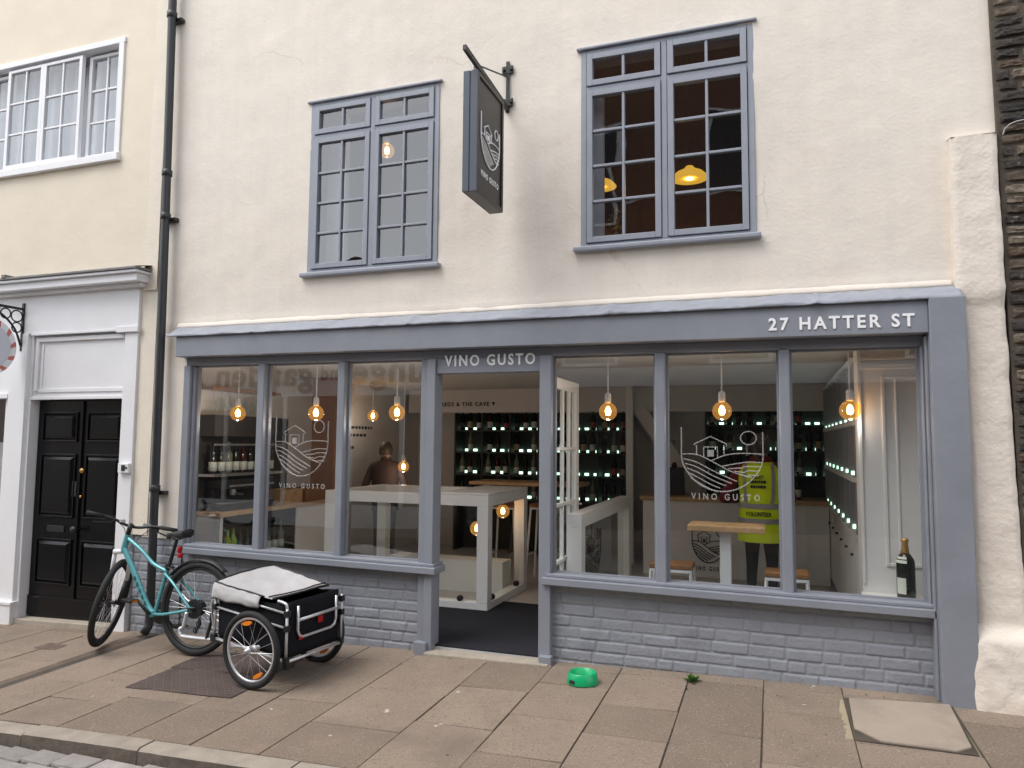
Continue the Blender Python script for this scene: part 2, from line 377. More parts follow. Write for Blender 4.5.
# ---------------------------------------------------------------- world + sun (overcast)
w = bpy.data.worlds.new('World'); sc.world = w; w.use_nodes = True
nt = w.node_tree; N = nt.nodes; bg = N['Background']
sky = N.new('ShaderNodeTexSky'); sky.sky_type = 'NISHITA'; sky.sun_disc = False
SUN_EL, SUN_AZ = 58, 222      # azimuth measured from +y clockwise: behind the camera and a little to the left
sky.sun_elevation = R(SUN_EL); sky.sun_rotation = R(SUN_AZ); sky.dust_density = 1.5; sky.air_density = 1.2; sky.ozone_density = 1
hsv = N.new('ShaderNodeHueSaturation'); hsv.inputs['Saturation'].default_value = .24
nt.links.new(sky.outputs[0], hsv.inputs['Color']); nt.links.new(hsv.outputs[0], bg.inputs['Color'])
bg.inputs['Strength'].default_value = .15
sl = bpy.data.lights.new('sun', 'SUN'); sl.energy = .72; sl.angle = R(34); sl.color = (1, .955, .90)
so = bpy.data.objects.new('sun', sl); C.objects.link(so); so.location = (0, -20, 20)
az = R(SUN_AZ); d = Vector((math.sin(az)*math.cos(R(SUN_EL)), math.cos(az)*math.cos(R(SUN_EL)), math.sin(R(SUN_EL))))
so.rotation_euler = (-d).to_track_quat('-Z', 'Y').to_euler()
sc.view_settings.view_transform = 'Standard'; sc.view_settings.look = 'None'; sc.view_settings.exposure = 1.10; sc.view_settings.gamma = 1
sc.view_settings.use_curve_mapping = False
cy = sc.cycles; cy.max_bounces = 10; cy.transparent_max_bounces = 16; cy.diffuse_bounces = 4; cy.glossy_bounces = 4
cy.use_denoising = True; cy.sample_clamp_indirect = 6; cy.caustics_reflective = False; cy.caustics_refractive = False
try: cy.denoiser = 'OPENIMAGEDENOISE'; cy.denoising_prefilter = 'ACCURATE'
except Exception: pass

# ================================================================ GROUND
b = MB(); b.grid(lambda u, v: (-70+140*u, -70+140*v, g(-70+140*u, 0)-.35), 70, 70)
struct(b.build('ground', EARTH))
b = MB(); b.grid(lambda u, v: (-30+50*u, -6.95+5.0*v, g(-30+50*u, -1.9)-.118-.01*math.sin(v*PI)), 100, 6)
struct(b.build('road', ASPH))
# road setts near the kerb
b = MB(); y = -1.975; row = 0
while y > -3.6:
    d_ = .155; x = -9 - rnd.random()*.2
    while x < .4:
        l = rnd.uniform(.20, .30); dz = rnd.uniform(-.006, .006); yc = y-d_/2
        zc = g(x+l/2, -1.9)-.088+dz
        b.hexa(x+.008, x+l-.008, y-d_+.008, y-.008, zc-.08, zc-.08, zc+.022+rnd.uniform(-.003,.003), zc+.022+rnd.uniform(-.003,.003)); x += l
    y -= d_
rs = b.build('road_setts', SETT, bevel=.014, segs=2, smooth=False); struct(rs)

# pavement slabs
cols = [-14, -13.4, -12.8, -12.2, -11.6, -11, -10.4, -9.8, -9.2, -8.55, -7.95, -7.35, -6.75, -6.2, -5.68, -5.155, -5.0, -4.50, -3.95, -3.42, -2.98, -2.53, -1.95, -1.47, -1.0, -.54, -.08, .375, .95, 1.45, 1.95, 2.5, 3.1, 3.7, 4.3, 4.9, 5.5, 6.1]
rowsets = {-1.0: [-.10, -.68, -1.12, -1.6], -.54: [-.11, -.92, -1.55], -.08: [-.11, -.52, -1.2], -1.47: [-.12, -.42, -.98, -1.5], -1.95: [-.10, -.62, -1.23], -2.53: [-.10, -.80, -1.40]}
b = MB()
for i in range(len(cols)-1):
    x0, x1 = cols[i], cols[i+1]
    if abs(x0+5.155) < 1e-6: continue
    rows = rowsets.get(x0)
    if rows is None:
        rows = []; yy = -.08-rnd.random()*.35
        while yy > -1.6: rows.append(yy); yy -= rnd.uniform(.45, .85)
    ys = [.03]+rows+[-1.852]
    for j in range(len(ys)-1):
        ya, yb = ys[j], ys[j+1]
        if ya-yb < .02: continue
        if x0 == .375 and yb > -.80 and ya < .03 and False: continue
        t = rnd.uniform(-.003, .003); t2 = rnd.uniform(-.003, .003); gp = .0035
        cx, cy_ = (x0+x1)/2, (ya+yb)/2
        nx = 4; 
        def top(x, yv): return g(x, yv)+t*(x-cx)/(x1-x0)*2+t2*(yv-cy_)+.0015*noise.noise((x*5, yv*5, 0))
        v = {}
        jit = [rnd.uniform(-.0025, .0025) for _ in range(4)]
        xs_ = [x0+gp+jit[0], x1-gp+jit[1]]; ys_ = [yb+gp+jit[2], ya-gp+jit[3]]
        c4 = [(xs_[0], ys_[0]), (xs_[1], ys_[0]), (xs_[1], ys_[1]), (xs_[0], ys_[1])]
        vt = [b.bm.verts.new((px, py, top(px, py))) for px, py in c4]; vb = [b.bm.verts.new((px, py, g(px, py)-.05)) for px, py in c4]
        b._f(vt)
        for q in range(4): b._f([vb[q], vb[(q+1) % 4], vt[(q+1) % 4], vt[q]])
b.mi = 1
b.grid(lambda u, v: (-14+20.1*u, -1.85+1.90*v, g(-14+20.1*u, -1.85+1.9*v)-.009), 60, 2)
b.grid(lambda u, v: (-14+20.1*u, -1.85-.002, g(-14+20.1*u, -1.85)-.009-.2*v), 60, 1)
struct(b.build('pavement', [SLAB, JOINT], bevel=.004, segs=2))
# kerb
b = MB(); x = -14.03
while x < 6:
    l = rnd.uniform(.82, 1.0)
    n = 14; prof = []
    dz = rnd.uniform(-.004, .004)
    vs = []
    for i in range(n+1):
        xx = x+.005+(l-.01)*i/n; gz = g(xx, -1.86)+dz
        k = noise.noise((xx*9, 1.3, 4))*.010; k2 = noise.noise((xx*9, 5.3, 2))*.006
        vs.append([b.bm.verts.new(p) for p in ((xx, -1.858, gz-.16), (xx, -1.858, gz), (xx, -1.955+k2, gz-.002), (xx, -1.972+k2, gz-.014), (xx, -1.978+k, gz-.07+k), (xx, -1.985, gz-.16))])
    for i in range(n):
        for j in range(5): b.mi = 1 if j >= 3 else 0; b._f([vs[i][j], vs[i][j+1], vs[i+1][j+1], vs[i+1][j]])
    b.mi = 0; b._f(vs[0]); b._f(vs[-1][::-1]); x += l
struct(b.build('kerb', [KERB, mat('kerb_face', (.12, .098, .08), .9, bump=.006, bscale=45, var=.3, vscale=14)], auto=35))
# far side pavement
b = MB(); b.grid(lambda u, v: (-30+50*u, -8.52+1.6*v, g(-30+50*u, -1.9)+.0), 60, 2); b.grid(lambda u, v: (-30+50*u, -6.92, g(-30+50*u, -1.9)-.2*v), 60, 1)
struct(b.build('far_pavement', SLAB))

# ================================================================ VINO SHOP BUILDING
shop = thing('shop_building', 'cream rendered shop with lilac grey shopfront and six large display windows', 'building', (-2, 0, 0))
WL = (-3.64, -2.455, 2.945, 4.395); WR = (-1.285, -.083, 2.965, 4.445)
def axis_steps(brk, step):
    out = []
    for a, c in zip(brk, brk[1:]):
        n = max(1, round((c-a)/step)); out += [a+(c-a)*i/n for i in range(n)]
    return out+[brk[-1]]
def holed_sheet(b, x0, x1, z0, z1, holes, fy, step=.055):
    xb = sorted({x0, x1, *[h[0] for h in holes], *[h[1] for h in holes]}); zb = sorted({z0, z1, *[h[2] for h in holes], *[h[3] for h in holes]})
    X = axis_steps(xb, step); Zs = axis_steps(zb, step); V = {}
    for i in range(len(X)-1):
        for j in range(len(Zs)-1):
            cx, cz = (X[i]+X[i+1])/2, (Zs[j]+Zs[j+1])/2
            if any(h[0] < cx < h[1] and h[2] < cz < h[3] for h in holes): continue
            q = []
            for (a, c) in ((i, j), (i+1, j), (i+1, j+1), (i, j+1)):
                if (a, c) not in V: V[(a, c)] = b.bm.verts.new((X[a], fy(X[a], Zs[c]), Zs[c]))
                q.append(V[(a, c)])
            b._f(q)
def holed_boxes(b, x0, x1, z0, z1, holes, y0, y1):
    xb = sorted({x0, x1, *[h[0] for h in holes], *[h[1] for h in holes]}); zb = sorted({z0, z1, *[h[2] for h in holes], *[h[3] for h in holes]})
    for xa, xc in zip(xb, xb[1:]):
        zs = None
        for za, zc in zip(zb, zb[1:]):
            cx, cz = (xa+xc)/2, (za+zc)/2
            if any(h[0] < cx < h[1] and h[2] < cz < h[3] for h in holes): continue
            b.box(xa, xc, y0, y1, za, zc)
def wave(x, z, a=1.0, s=0):
    return -a*(.010*noise.noise((x*.9+s, z*.9, 1.7)) + .005*noise.noise((x*3.1+s, z*3.1, 5.1)) + .0022*noise.noise((x*9+s, z*9, 9.1)))
b = MB()
def wall_y(x, z):
    y = wave(x, z)
    for h in (WL, WR):   # hand-worked render is a little thicker round the windows
        dd = max(h[0]-x, x-h[1], h[2]-z, z-h[3])
        if dd < .12: y -= .006*max(0, 1-max(dd, 0)/.12)*(.5+noise.noise((x*8, z*8, 3)))
    if z < 2.62: y -= .018*max(0, (2.62-z)/.1)*(1 if z > 2.53 else 0)
    return y
holed_sheet(b, -5.30, 1.335, 2.50, 7.3, [WL, WR], wall_y)
holed_sheet(b, -5.30, -4.87, .68, 2.50, [], lambda x, z: wave(x, z, 1, 3)-.004)
b.build('upper_wall', RENDER, shop, smooth=True)
# ledge of render over the lead
b = MB()
for i in range(90):
    x0, x1 = -4.995+i*(6.05/90), -4.995+(i+1)*(6.05/90)
    def pr(x): 
        k = .008*noise.noise((x*4, 0, 3))+.005*noise.noise((x*14, 0, 3)); return [(x, 0, 2.585+k), (x, -.012+k*.5, 2.574+k), (x, -.020+k*.5, 2.552+k*.6), (x, -.022, 2.531), (x, 0, 2.525)]
    A, B_ = pr(x0), pr(x1)
    for j in range(4): b.poly([A[j], B_[j], B_[j+1], A[j+1]])
bmesh.ops.remove_doubles(b.bm, verts=b.bm.verts, dist=1e-4)
b.build('render_ledge', RENDER, shop, smooth=True)
b = MB(); holed_boxes(b, -5.28, 1.33, 2.30, 7.3, [WL, WR], .06, .26); b.box(-5.28, 1.33, .26, 6, 7.1, 7.28); b.box(-5.28, -5.13, .26, 6, -.2, 7.1); b.box(.96, 1.33, .10, 6, -.2, 7.1); b.box(-5.13, .96, 5.2, 5.4, -.2, 7.1)
b.build('inner_wall', INGREY, shop)
b = MB(); b.prism([(-5.45, 7.28), (1.5, 7.28), (1.5, 7.36), (-5.45, 7.36)], -.25, .3)
for i in range(2): pass
b.hexa(-5.4, 1.4, .0, 3, 7.36, 7.36, 7.40, 7.40); b.poly([(-5.45, -.25, 7.38), (1.5, -.25, 7.38), (1.5, 3, 9.4), (-5.45, 3, 9.4)]); b.poly([(-5.45, 6, 7.38), (1.5, 6, 7.38), (1.5, 3, 9.4), (-5.45, 3, 9.4)])
b.build('roof', ROOF, shop)

# lead flashing
b = MB()
def leadf(u, v):
    x = -4.985+6.075*u
    base = Vector((x, -.028, 2.533)).lerp(Vector((x, -.140, 2.456)), min(v/.8, 1))
    if v > .8: base.z -= .016*(v-.8)/.2
    k = .007*noise.noise((x*5, v*2, 0))+.004*noise.noise((x*17, v*5, 2))
    lap = sum(.009*math.exp(-((x-jx)/.02)**2) for jx in (-4.08, -2.62, -1.06, .28))
    base.y -= k+lap*(.4+v); base.z += (k*.8+lap) * (1 if v < .9 else .5)
    return base
b.grid(leadf, 300, 10)
b.build('lead_flashing', LEAD, shop, smooth=True, solid=.0035)

# fascia, corner pilaster, frame posts
b = MB(); x0, x1 = -4.90, .905
b.hexa(x0, x1, -.12, .10, 2.252+hh(x0), 2.252+hh(x1), 2.462, 2.462)
fas = b.build('fascia', PAINT, shop, bevel=.005)
text('27 HATTER ST', LETTER, fas, -.012, .83, 2.323, .084, -.1215, zslope=-.010, space=1.32)
b = MB(); b.box(.905, 1.098, -.145, .10, .045, 2.449); b.box(.888, .905, -.075, .05, .05, 2.225)
b.build('pilaster', PAINT, shop, bevel=.005)
b = MB(); b.hexa(-4.885, .888, -.004, .10, 2.185+hh(-4.9), 2.185+hh(.86), 2.251+hh(-4.9), 2.251+hh(.86))
b.build('head_rail', PAINT, shop, bevel=.003)
posts = [(-4.885, -4.812), (-4.092, -4.026), (-3.307, -3.242), (-.762, -.692), (.046, .112), (.872, .888)]
zs = .60
for (a, c) in posts:
    b = MB(); b.box(a, c, -.03, .075, zs+hs(a), 2.183+hh(a))
    if a < -4.8: b.box(-4.812, -4.785, .0, .07, zs, 2.19)
    b.build('mullion', PAINT, shop, bevel=.008)
# entrance frame
b = MB(); b.box(-2.500, -2.432, -.040, .10, g(-2.5)-.02, 2.185); b.box(-1.592, -1.505, -.040, .10, g(-1.55)-.02, 2.185)
b.box(-2.432, -1.592, -.018, .09, 2.072, 2.185)
b.box(-2.56, -2.46, -.075, .0, g(-2.5)-.02, g(-2.5)+.085); b.box(-1.575, -1.485, -.085, -.03, g(-1.5)-.02, g(-1.5)+.055)
b.box(-2.56, -2.5, -.02, .08, g(-2.5), 2.185)
df = b.build('door_frame', PAINT, shop, bevel=.004)
text('VINO GUSTO', LETTER, df, -2.362, -1.632, 2.140+.026, .086, -.0195, space=1.3)
# sills
b = MB(); 
for (a, c) in ((-4.815, -2.395), (-1.560, .938)):
    b.hexa(a, c, -.075, .12, .552+hs(a), .552+hs(c), .603+hs(a), .603+hs(c)); b.hexa(a+.02, c-.02, -.045, .12, .603+hs(a), .603+hs(c), .628+hs(a), .628+hs(c))
b.build('window_sill', PAINT, shop, bevel=.006)
# painted brick
def brickwork(b, x0, x1, zb, ztop, y0=0.0, seed=1, course=.0775, joint=.011, depth=.0062, res=.0062, attr=None):
    r = random.Random(seed); cs = []
    nz = int((max(ztop(x0), ztop(x1))-zb)/course)+2
    for k in range(nz):
        e = [x0-r.uniform(0, .2)]
        while e[-1] < x1+.01: e.append(e[-1]+r.choice((.215, .225, .235, .11, .225, .22)))
        cs.append([(e[i], e[i+1], r.uniform(-.0022, .0022), r.uniform(-.012, .012), r.random()) for i in range(len(e)-1)])
    import bisect
    nx = int((x1-x0)/res); nzv = int((ztop(x0)-zb)/res); vals = {}
    starts = [[q[0] for q in c] for c in cs]
    def fn(u, v):
        x = x0+(x1-x0)*u; z = zb+(ztop(x)-zb)*v
        zz = z-.022*x*0+.004*noise.noise((x*1.7, z*2, 3))
        k = int((zz-zb)/course); k = max(0, min(k, nz-1)); lz = (zz-zb)-k*course
        i = max(0, bisect.bisect_right(starts[k], x)-1); q = cs[k][min(i, len(cs[k])-1)]
        wob = .003*noise.noise((x*22, z*22, 7))
        dd = min(x-q[0], q[1]-x, lz, course-lz)-joint*.42+wob
        t = max(0, min(1, dd/.0065)); t = t*t*(3-2*t)
        h = depth*t + t*(q[2]+q[3]*(lz-course/2)) + .0012*noise.noise((x*40, z*40, 2))
        return (x, y0-h, z)
    b.grid(fn, nx, nzv)
b = MB(); brickwork(b, -1.508, .888, -.06, lambda x: .556+hs(x), .028, 3)
brickwork(b, -4.86, -2.555, -.22, lambda x: .556+hs(x), .028, 5)
brickwork(b, -5.395, -4.86, -.24, lambda x: .70, .012, 8)
b.build('stall_riser', BRICKP, shop, smooth=True)
b = MB(); b.box(-4.86, -2.5, .05, .12, -.3, .56); b.box(-1.55, .95, .05, .12, -.3, .56); b.box(-5.40, -4.86, .04, .1, -.3, .69); b.box(-5.395, -4.872, .012, .04, .68, .705)
b.build('riser_backing', PAINT, shop)
b = MB(); b.hexa(-2.46, -1.50, -.105, .03, -.12, -.10, g(-2.46)+.022, g(-1.5)+.008); b.build('threshold', STEP, shop, bevel=.008)

# shop windows: pane + decals
wins = [(-4.785, -4.092), (-4.026, -3.307), (-3.242, -2.56), (-1.505, -.762), (-.692, .046), (.112, .872)]
panes = []
for i, (a, c) in enumerate(wins):
    f_ = MB(); bd = .016
    zb = .62+hs((a+c)/2); zt = 2.187+hh((a+c)/2)
    for (xa, xc, za, zc) in ((a, a+bd, zb, zt), (c-bd, c, zb, zt), (a+bd, c-bd, zb, zb+bd), (a+bd, c-bd, zt-bd, zt)): f_.box(xa, xc, .028, .062, za, zc)
    fo = f_.build('shop_window', PAINT, shop)
    p = MB(); rz = rnd.uniform(-.002, .002); p.poly([(a+.004, .05-rz, zb+.004), (c-.004, .05+rz, zb+.004), (c-.004, .05+rz, zt-.004), (a+.004, .05-rz, zt-.004)])
    pa = p.build('pane', PANE, fo); panes.append(pa)
emblem(lambda u, v: Vector((-.327+.265*u, .045, 1.455+.222*v)), DECAL, panes[4], .0042)
text('VINO GUSTO', DECAL, panes[4], -.53, -.085, 1.197, .044, .048, space=1.7, extrude=.002)
emblem(lambda u, v: Vector((-3.688+.256*u, .045, 1.508+.252*v)), DECAL, panes[1], .0038)
text('VINO GUSTO', DECAL, panes[1], -3.90, -3.45, 1.175, .042, .048, space=1.7, extrude=.002)

# upper casement windows
def casement(x0, x1, z0, z1, ztr, hood, sill, seed):
    rr = random.Random(seed)
    b = MB(); fd0, fd1 = -.012, .07; st = .042
    xm = (x0+x1)/2-.0
    b.box(x0, x0+st, fd0, fd1, z0, z1); b.box(x1-st, x1, fd0, fd1, z0, z1); b.box(xm-.02, xm+.02, fd0-.002, fd1, z0+.03, z1-.03)
    b.box(x0+st, x1-st, fd0, fd1, z0, z0+.035); b.box(x0+st, x1-st, fd0, fd1, z1-.03, z1); b.box(x0+st, xm-.02, fd0, fd1, ztr-.016, ztr+.016); b.box(xm+.02, x1-st, fd0, fd1, ztr-.016, ztr+.016)
    fr = b.build('casement_window', PAINTW, shop, bevel=.004)
    for (xa, xc) in ((x0+st, xm-.02), (xm+.02, x1-st)):
        for (za, zc, rows) in ((z0+.035, ztr-.016, 4), (ztr+.016, z1-.03, 1)):
            s = MB(); e = .004; sw = .042; y0, y1 = -.024, .03
            xa_, xc_, za_, zc_ = xa+e, xc-e, za+e, zc-e
            s.box(xa_, xa_+sw, y0, y1, za_, zc_); s.box(xc_-sw, xc_, y0, y1, za_, zc_); s.box(xa_+sw, xc_-sw, y0, y1, za_, za_+sw); s.box(xa_+sw, xc_-sw, y0, y1, zc_-sw, zc_)
            gx0, gx1, gz0, gz1 = xa_+sw, xc_-sw, za_+sw, zc_-sw
            gm = (gx0+gx1)/2; s.box(gm-.0095, gm+.0095, y0+.006, y1-.006, gz0, gz1)
            for k in range(1, rows):
                zz = gz0+(gz1-gz0)*k/rows; s.box(gx0, gm-.0095, y0+.008, y1-.008, zz-.0095, zz+.0095); s.box(gm+.0095, gx1, y0+.008, y1-.008, zz-.0095, zz+.0095)
            so_ = s.build('sash', PAINTW, fr, bevel=.003)
            p = MB()
            for k in range(rows):     # one leaded light per opening, each set a hair out of true
                for (pa, pc) in ((gx0, gm), (gm, gx1)):
                    za2, zc2 = gz0+(gz1-gz0)*k/rows, gz0+(gz1-gz0)*(k+1)/rows; t1, t2 = rr.uniform(-.0022, .0022), rr.uniform(-.0018, .0018)
                    p.poly([(pa, .004-t1-t2, za2), (pc, .004+t1-t2, za2), (pc, .004+t1+t2, zc2), (pa, .004-t1+t2, zc2)])
            p.build('pane', PANEUP, fr)
    h = MB(); h.hexa(x0-.03, x1+.025, -.034, .02, hood-.006, hood-.006, hood+.014, hood+.014); h.build('window_hood', LEAD, fr, bevel=.006)
    h = MB(); h.box(x0-.05, x1+.03, -.052, .03, sill-.018, sill+.020); h.build('sill', PAINTW, fr, bevel=.010)
casement(-3.648, -2.447, 2.935, 4.403, 4.108, 4.41, 2.922, 1)
casement(-1.292, -.076, 2.958, 4.452, 4.155, 4.46, 2.950, 2)

# upper rooms
b = MB(); b.box(-5.1, -2.05, .27, 3.5, 2.55, 2.60); b.box(-5.1, -2.05, .27, 3.5, 5.2, 5.25); b.box(-5.12, -5.08, .27, 3.5, 2.6, 5.2); b.box(-5.1, -2.05, 3.5, 3.54, 2.6, 5.2); b.box(-2.09, -2.05, .27, 3.5, 2.6, 5.2)
b.build('upper_room', mat('sky_tinted_room', (.46, .50, .60), .8), shop)  # pale blue wall colour stands in for sky reflected in the panes
b = MB(); b.box(-2.04, .95, .27, 3.0, 2.55, 2.60); b.box(-2.04, .95, .27, 3.0, 5.0, 5.05); b.box(-2.045, -2.02, .27, 3.0, 2.6, 5.0); b.box(-2.04, .95, 3.0, 3.04, 2.6, 5.0); b.box(.92, .955, .27, 3.0, 2.6, 5.0)
for k in range(14): b.box(-2.0+k*.21, -1.985+k*.21, 2.985, 3.0, 2.6, 5.0)
b.build('upper_room', INBROWN, shop)
b = MB(); b.box(-3.6, -3.42, .18, .24, 2.7, 4.36); b.build('shutter', CURTAIN, shop)
b = MB(); b.box(-1.275, -1.165, .16, .22, 2.98, 4.3); b.build('shutter', CURTAIN, shop)

# interior shell of the shop
FZ = .012
b = MB(); b.box(-5.13, .96, .10, 5.2, -.25, FZ); b.box(-2.5, -1.5, .03, .10, -.25, FZ); b.build('shop_floor', FLOORW, shop)
b = MB(); b.box(-5.13, .96, .262, 5.2, 2.28, 2.54); b.box(-5.13, .96, .10, .262, 2.22, 2.295); b.build('ceiling', CEIL, shop)
b = MB(); b.box(-5.13, -5.11, .1, 5.2, FZ, 2.28); b.box(.86, .96, .62, 5.2, FZ, 2.28); b.box(-5.11, .86, 4.98, 5.2, FZ, 2.28); b.build('interior_wall', INWALL, shop)
b = MB(); b.box(-5.11, -4.995, 2.30, 4.98, FZ, 2.28) if False else b.box(-5.108, -4.80, 2.22, 2.30, .03, 2.28); b.build('terracotta_wall', INWARM, shop)
b = MB(); b.box(-5.0, .86, 4.44, 4.52, 1.955, 2.28); pel = b.build('pelmet', INWALL, shop)
text('REDS & THE CAVE', DECALB, pel, -4.48, -3.74, 2.075, .058, 4.438, space=1.25)
a = MB(); a.prism([(-3.70, 2.10), (-3.65, 2.10), (-3.675, 2.05)], 4.434, 4.438); a.build('arrow_mark', DECALB, pel)
# panelled return at the right of the window
b = MB(); b.box(.555, .96, .40, .62, FZ, 2.28); b.box(.555, .575, .385, .4, .63, 2.2); b.box(.70, .72, .388, .4, .75, 2.02); b.box(.72, .935, .388, .4, .75, .77); b.box(.78, .795, .390, .4, .85, 2.02); b.box(.72, .935, .388, .4, 2.0, 2.02); b.box(.575, .955, .375, .4, 2.07, 2.10); b.box(.575, .955, .365, .4, 2.13, 2.15)
b.box(.54, .95, .10, .40, .50, .572)
b.build('panelled_return', CABW, shop, bevel=.003)
# staircase behind the counter
b = MB()
b.prism([(-1.75, 2.02), (-1.55, 2.02), (-.85, 1.02), (-.85, .82), (-.95, .82)], 4.40, 4.44)
for k in range(7): b.box(-1.62+k*.11, -1.46+k*.11, 4.44, 4.9, 1.86-k*.155, 1.90-k*.155)
b.build('staircase', INWALL, shop)
b = MB(); b.box(-1.79, -1.70, 4.32, 4.44, FZ, 2.28); b.build('post', WHITEIN, shop)

# shop door, opened inwards against the right jamb
b = MB(); dx = -1.600; y0, y1 = .11, 1.06; sw = .085; th = .022
def dbox(ya, yb, za, zb, t=th): b.box(dx-t, dx+t, ya, yb, za, zb)
dbox(y0, y0+sw, FZ+.02, 2.06); dbox(y1-sw, y1, FZ+.02, 2.06); dbox(y0+sw, y1-sw, FZ+.02, .24); dbox(y0+sw, y1-sw, 1.975, 2.06)
for zz in (.62, 1.06, 1.50): dbox(y0+sw, y1-sw, zz-.013, zz+.013, .018)
for yy in (.38, .60, .80): dbox(yy-.012, yy+.012, .24, 1.975, .015)
dr = b.build('door', WHITEIN, shop, bevel=.003)
p = MB(); p.poly([(dx, y0+sw, .24), (dx, y1-sw, .24), (dx, y1-sw, 1.975), (dx, y0+sw, 1.975)]); p.build('pane', PANEIN, dr)
p = MB(); p.tube([(dx-.06, y1-.14, 1.03), (dx-.06, y1-.045, 1.03), (dx+.06, y1-.045, 1.03)], .009); p.build('handle', CHROME, dr)

# ---------------------------------------------------------------- things inside
ml = MB(); mp = [(-3.4, .032), (-1.58, .032), (-1.58, 1.62), (-2.46, 1.62), (-2.46, 1.19), (-3.4, 1.19)]
ma = [ml.bm.verts.new((x, y, FZ+.012)) for x, y in mp]; mb_ = [ml.bm.verts.new((x, y, FZ)) for x, y in mp]; ml._f(ma); ml._f(mb_[::-1])
for q in range(6): ml._f([mb_[q], mb_[(q+1) % 6], ma[(q+1) % 6], ma[q]])
tag(ml.build('door_mat', CARPET), 'charcoal entrance mat lying just inside the open doorway', 'mat')

def pendant(x, y, z, ztop, label, group, big=True, holder=WHITEIN, energy=1.7):
    t = thing('pendant_lamp', label, 'lamp', (x, y, z), group)
    b = MB(); b.tube([(x, y, ztop), (x, y, z+.13)], .0055, n=6); b.lathe([(.045, ztop-.018), (.045, ztop-.001)], (x, y, 0), 14); b.build('cord', holder, t)
    b = MB(); b.lathe([(.012, z+.142), (.024, z+.130), (.0245, z+.070), (.018, z+.064)], (x, y, 0), 14); b.build('holder', holder, t, smooth=True)
    r = .069
    b = MB(); b.lathe([(.016, z+.064)]+[(max(.001, r*math.cos(a)), z+r*math.sin(a)) for a in [1.15, .8, .4, 0, -.4, -.8, -1.15, -1.45, -1.569]], (x, y, 0), 20); b.build('bulb', AMBER, t, smooth=True)
    b = MB(); b.lathe([(.003, z-.030), (.016, z-.026), (.023, z), (.016, z+.026), (.004, z+.040)], (x, y, 0), 10); b.build('filament', FILA, t, smooth=True)
    l = bpy.data.lights.new('bulb_light', 'POINT'); l.energy = energy; l.color = (1, .93, .86); l.shadow_soft_size = .025
    lo = bpy.data.objects.new('bulb_light', l); C.objects.link(lo); lo.parent = t; lo.location = (0, 0, -.10)   # just under the globe
    return t
where = ['amber globe pendant lamp hanging in the far left shop window', 'amber globe pendant lamp hanging above the emblem in the second window', 'amber globe pendant lamp in the window beside the left doorpost',
         'amber globe pendant lamp in the window right of the doorway', 'amber globe pendant lamp above the emblem and hi vis worker', 'amber globe pendant lamp above the large champagne bottle']
for x, lb in zip((-4.603, -3.765, -2.967, -1.17, -.339, .50), where): pendant(x, .35, 1.788, 2.28, lb, 'globe pendant lamps in the shop windows', energy=.6 if x > .4 else 1.7)
pendant(-3.262, .6, 4.185, 5.2, 'lit bulb on a white holder behind the left upper casement', 'upstairs lamps', energy=.2)
pendant(-4.25, 2.9, 1.235, 2.28, 'small amber lamp glowing deep inside behind the third window', 'lamps deep inside the shop', energy=.8)
pendant(-4.75, 3.0, 1.86, 2.28, 'small amber lamp high on the pale wall deep inside', 'lamps deep inside the shop', energy=.8)
def enamel(x, y, z, label):
    t = thing('enamel_lamp', label, 'lamp', (x, y, z), 'enamel lamps behind the right upper casement')
    b = MB(); b.lathe([(.155, z-.03), (.150, z-.02), (.11, z+.02), (.05, z+.05), (.03, z+.075), (.01, z+.08)], (x, y, 0), 24); b.build('lamp_shade', SHADE, t, smooth=True)
    b = MB(); b.lathe([(.01, z-.040), (.045, z-.025), (.05, z), (.02, z+.03)], (x, y, 0), 14); b.build('bulb', FILA, t, smooth=True)
    b = MB(); b.tube([(x, y, z+.08), (x, y, 5.0)], .005, n=6); b.build('cord', IRON, t)
    l = bpy.data.lights.new('bulb_light', 'POINT'); l.energy = 1.2; l.color = (1, .62, .25); l.shadow_soft_size = .05
    lo = bpy.data.objects.new('bulb_light', l); C.objects.link(lo); lo.parent = t; lo.location = (0, 0, -.08)
enamel(-.615, 1.0, 3.79, 'yellow enamel lamp hanging in the middle of the right upper casement')
enamel(-1.51, 1.6, 4.02, 'yellow enamel lamp half hidden by the left edge of the casement')

# glass box round the cellar stair
t = thing('glass_display_box', 'white framed glass box with chunky corner posts just inside the doorway', 'display box', (-3.3, 1.7, FZ))
b = MB(); X0, X1, Y0, Y1 = -4.215, -2.468, 1.20, 2.34; pw = .11
for (xa, ya) in ((X0, Y0), (X1-pw, Y0), (X0, Y1-pw), (X1-pw, Y1-pw)): b.box(xa, xa+pw, ya, ya+pw, FZ+.072, .955)
b.box(X0, X1, Y0, Y0+pw, .955, 1.055); b.box(X0, X1, Y1-pw, Y1, .955, 1.055); b.box(X0, X0+pw, Y0+pw, Y1-pw, .955, 1.055); b.box(X1-pw, X1, Y0+pw, Y1-pw, .955, 1.055)
b.box(X0, X1, Y0, Y0+pw, FZ, FZ+.07); b.box(X0, X1, Y1-pw, Y1, FZ, FZ+.07); b.box(X1-pw, X1, Y0+pw, Y1-pw, FZ, FZ+.07); b.box(X0, X0+pw, Y0+pw, Y1-pw, FZ, FZ+.07)
fr = b.build('frame', WHITEIN, t, bevel=.003)
b = MB(); b.box(-2.98, X1, Y0, Y1, 1.057, 1.075); b.build('top_board', WHITEIN, t, bevel=.003)
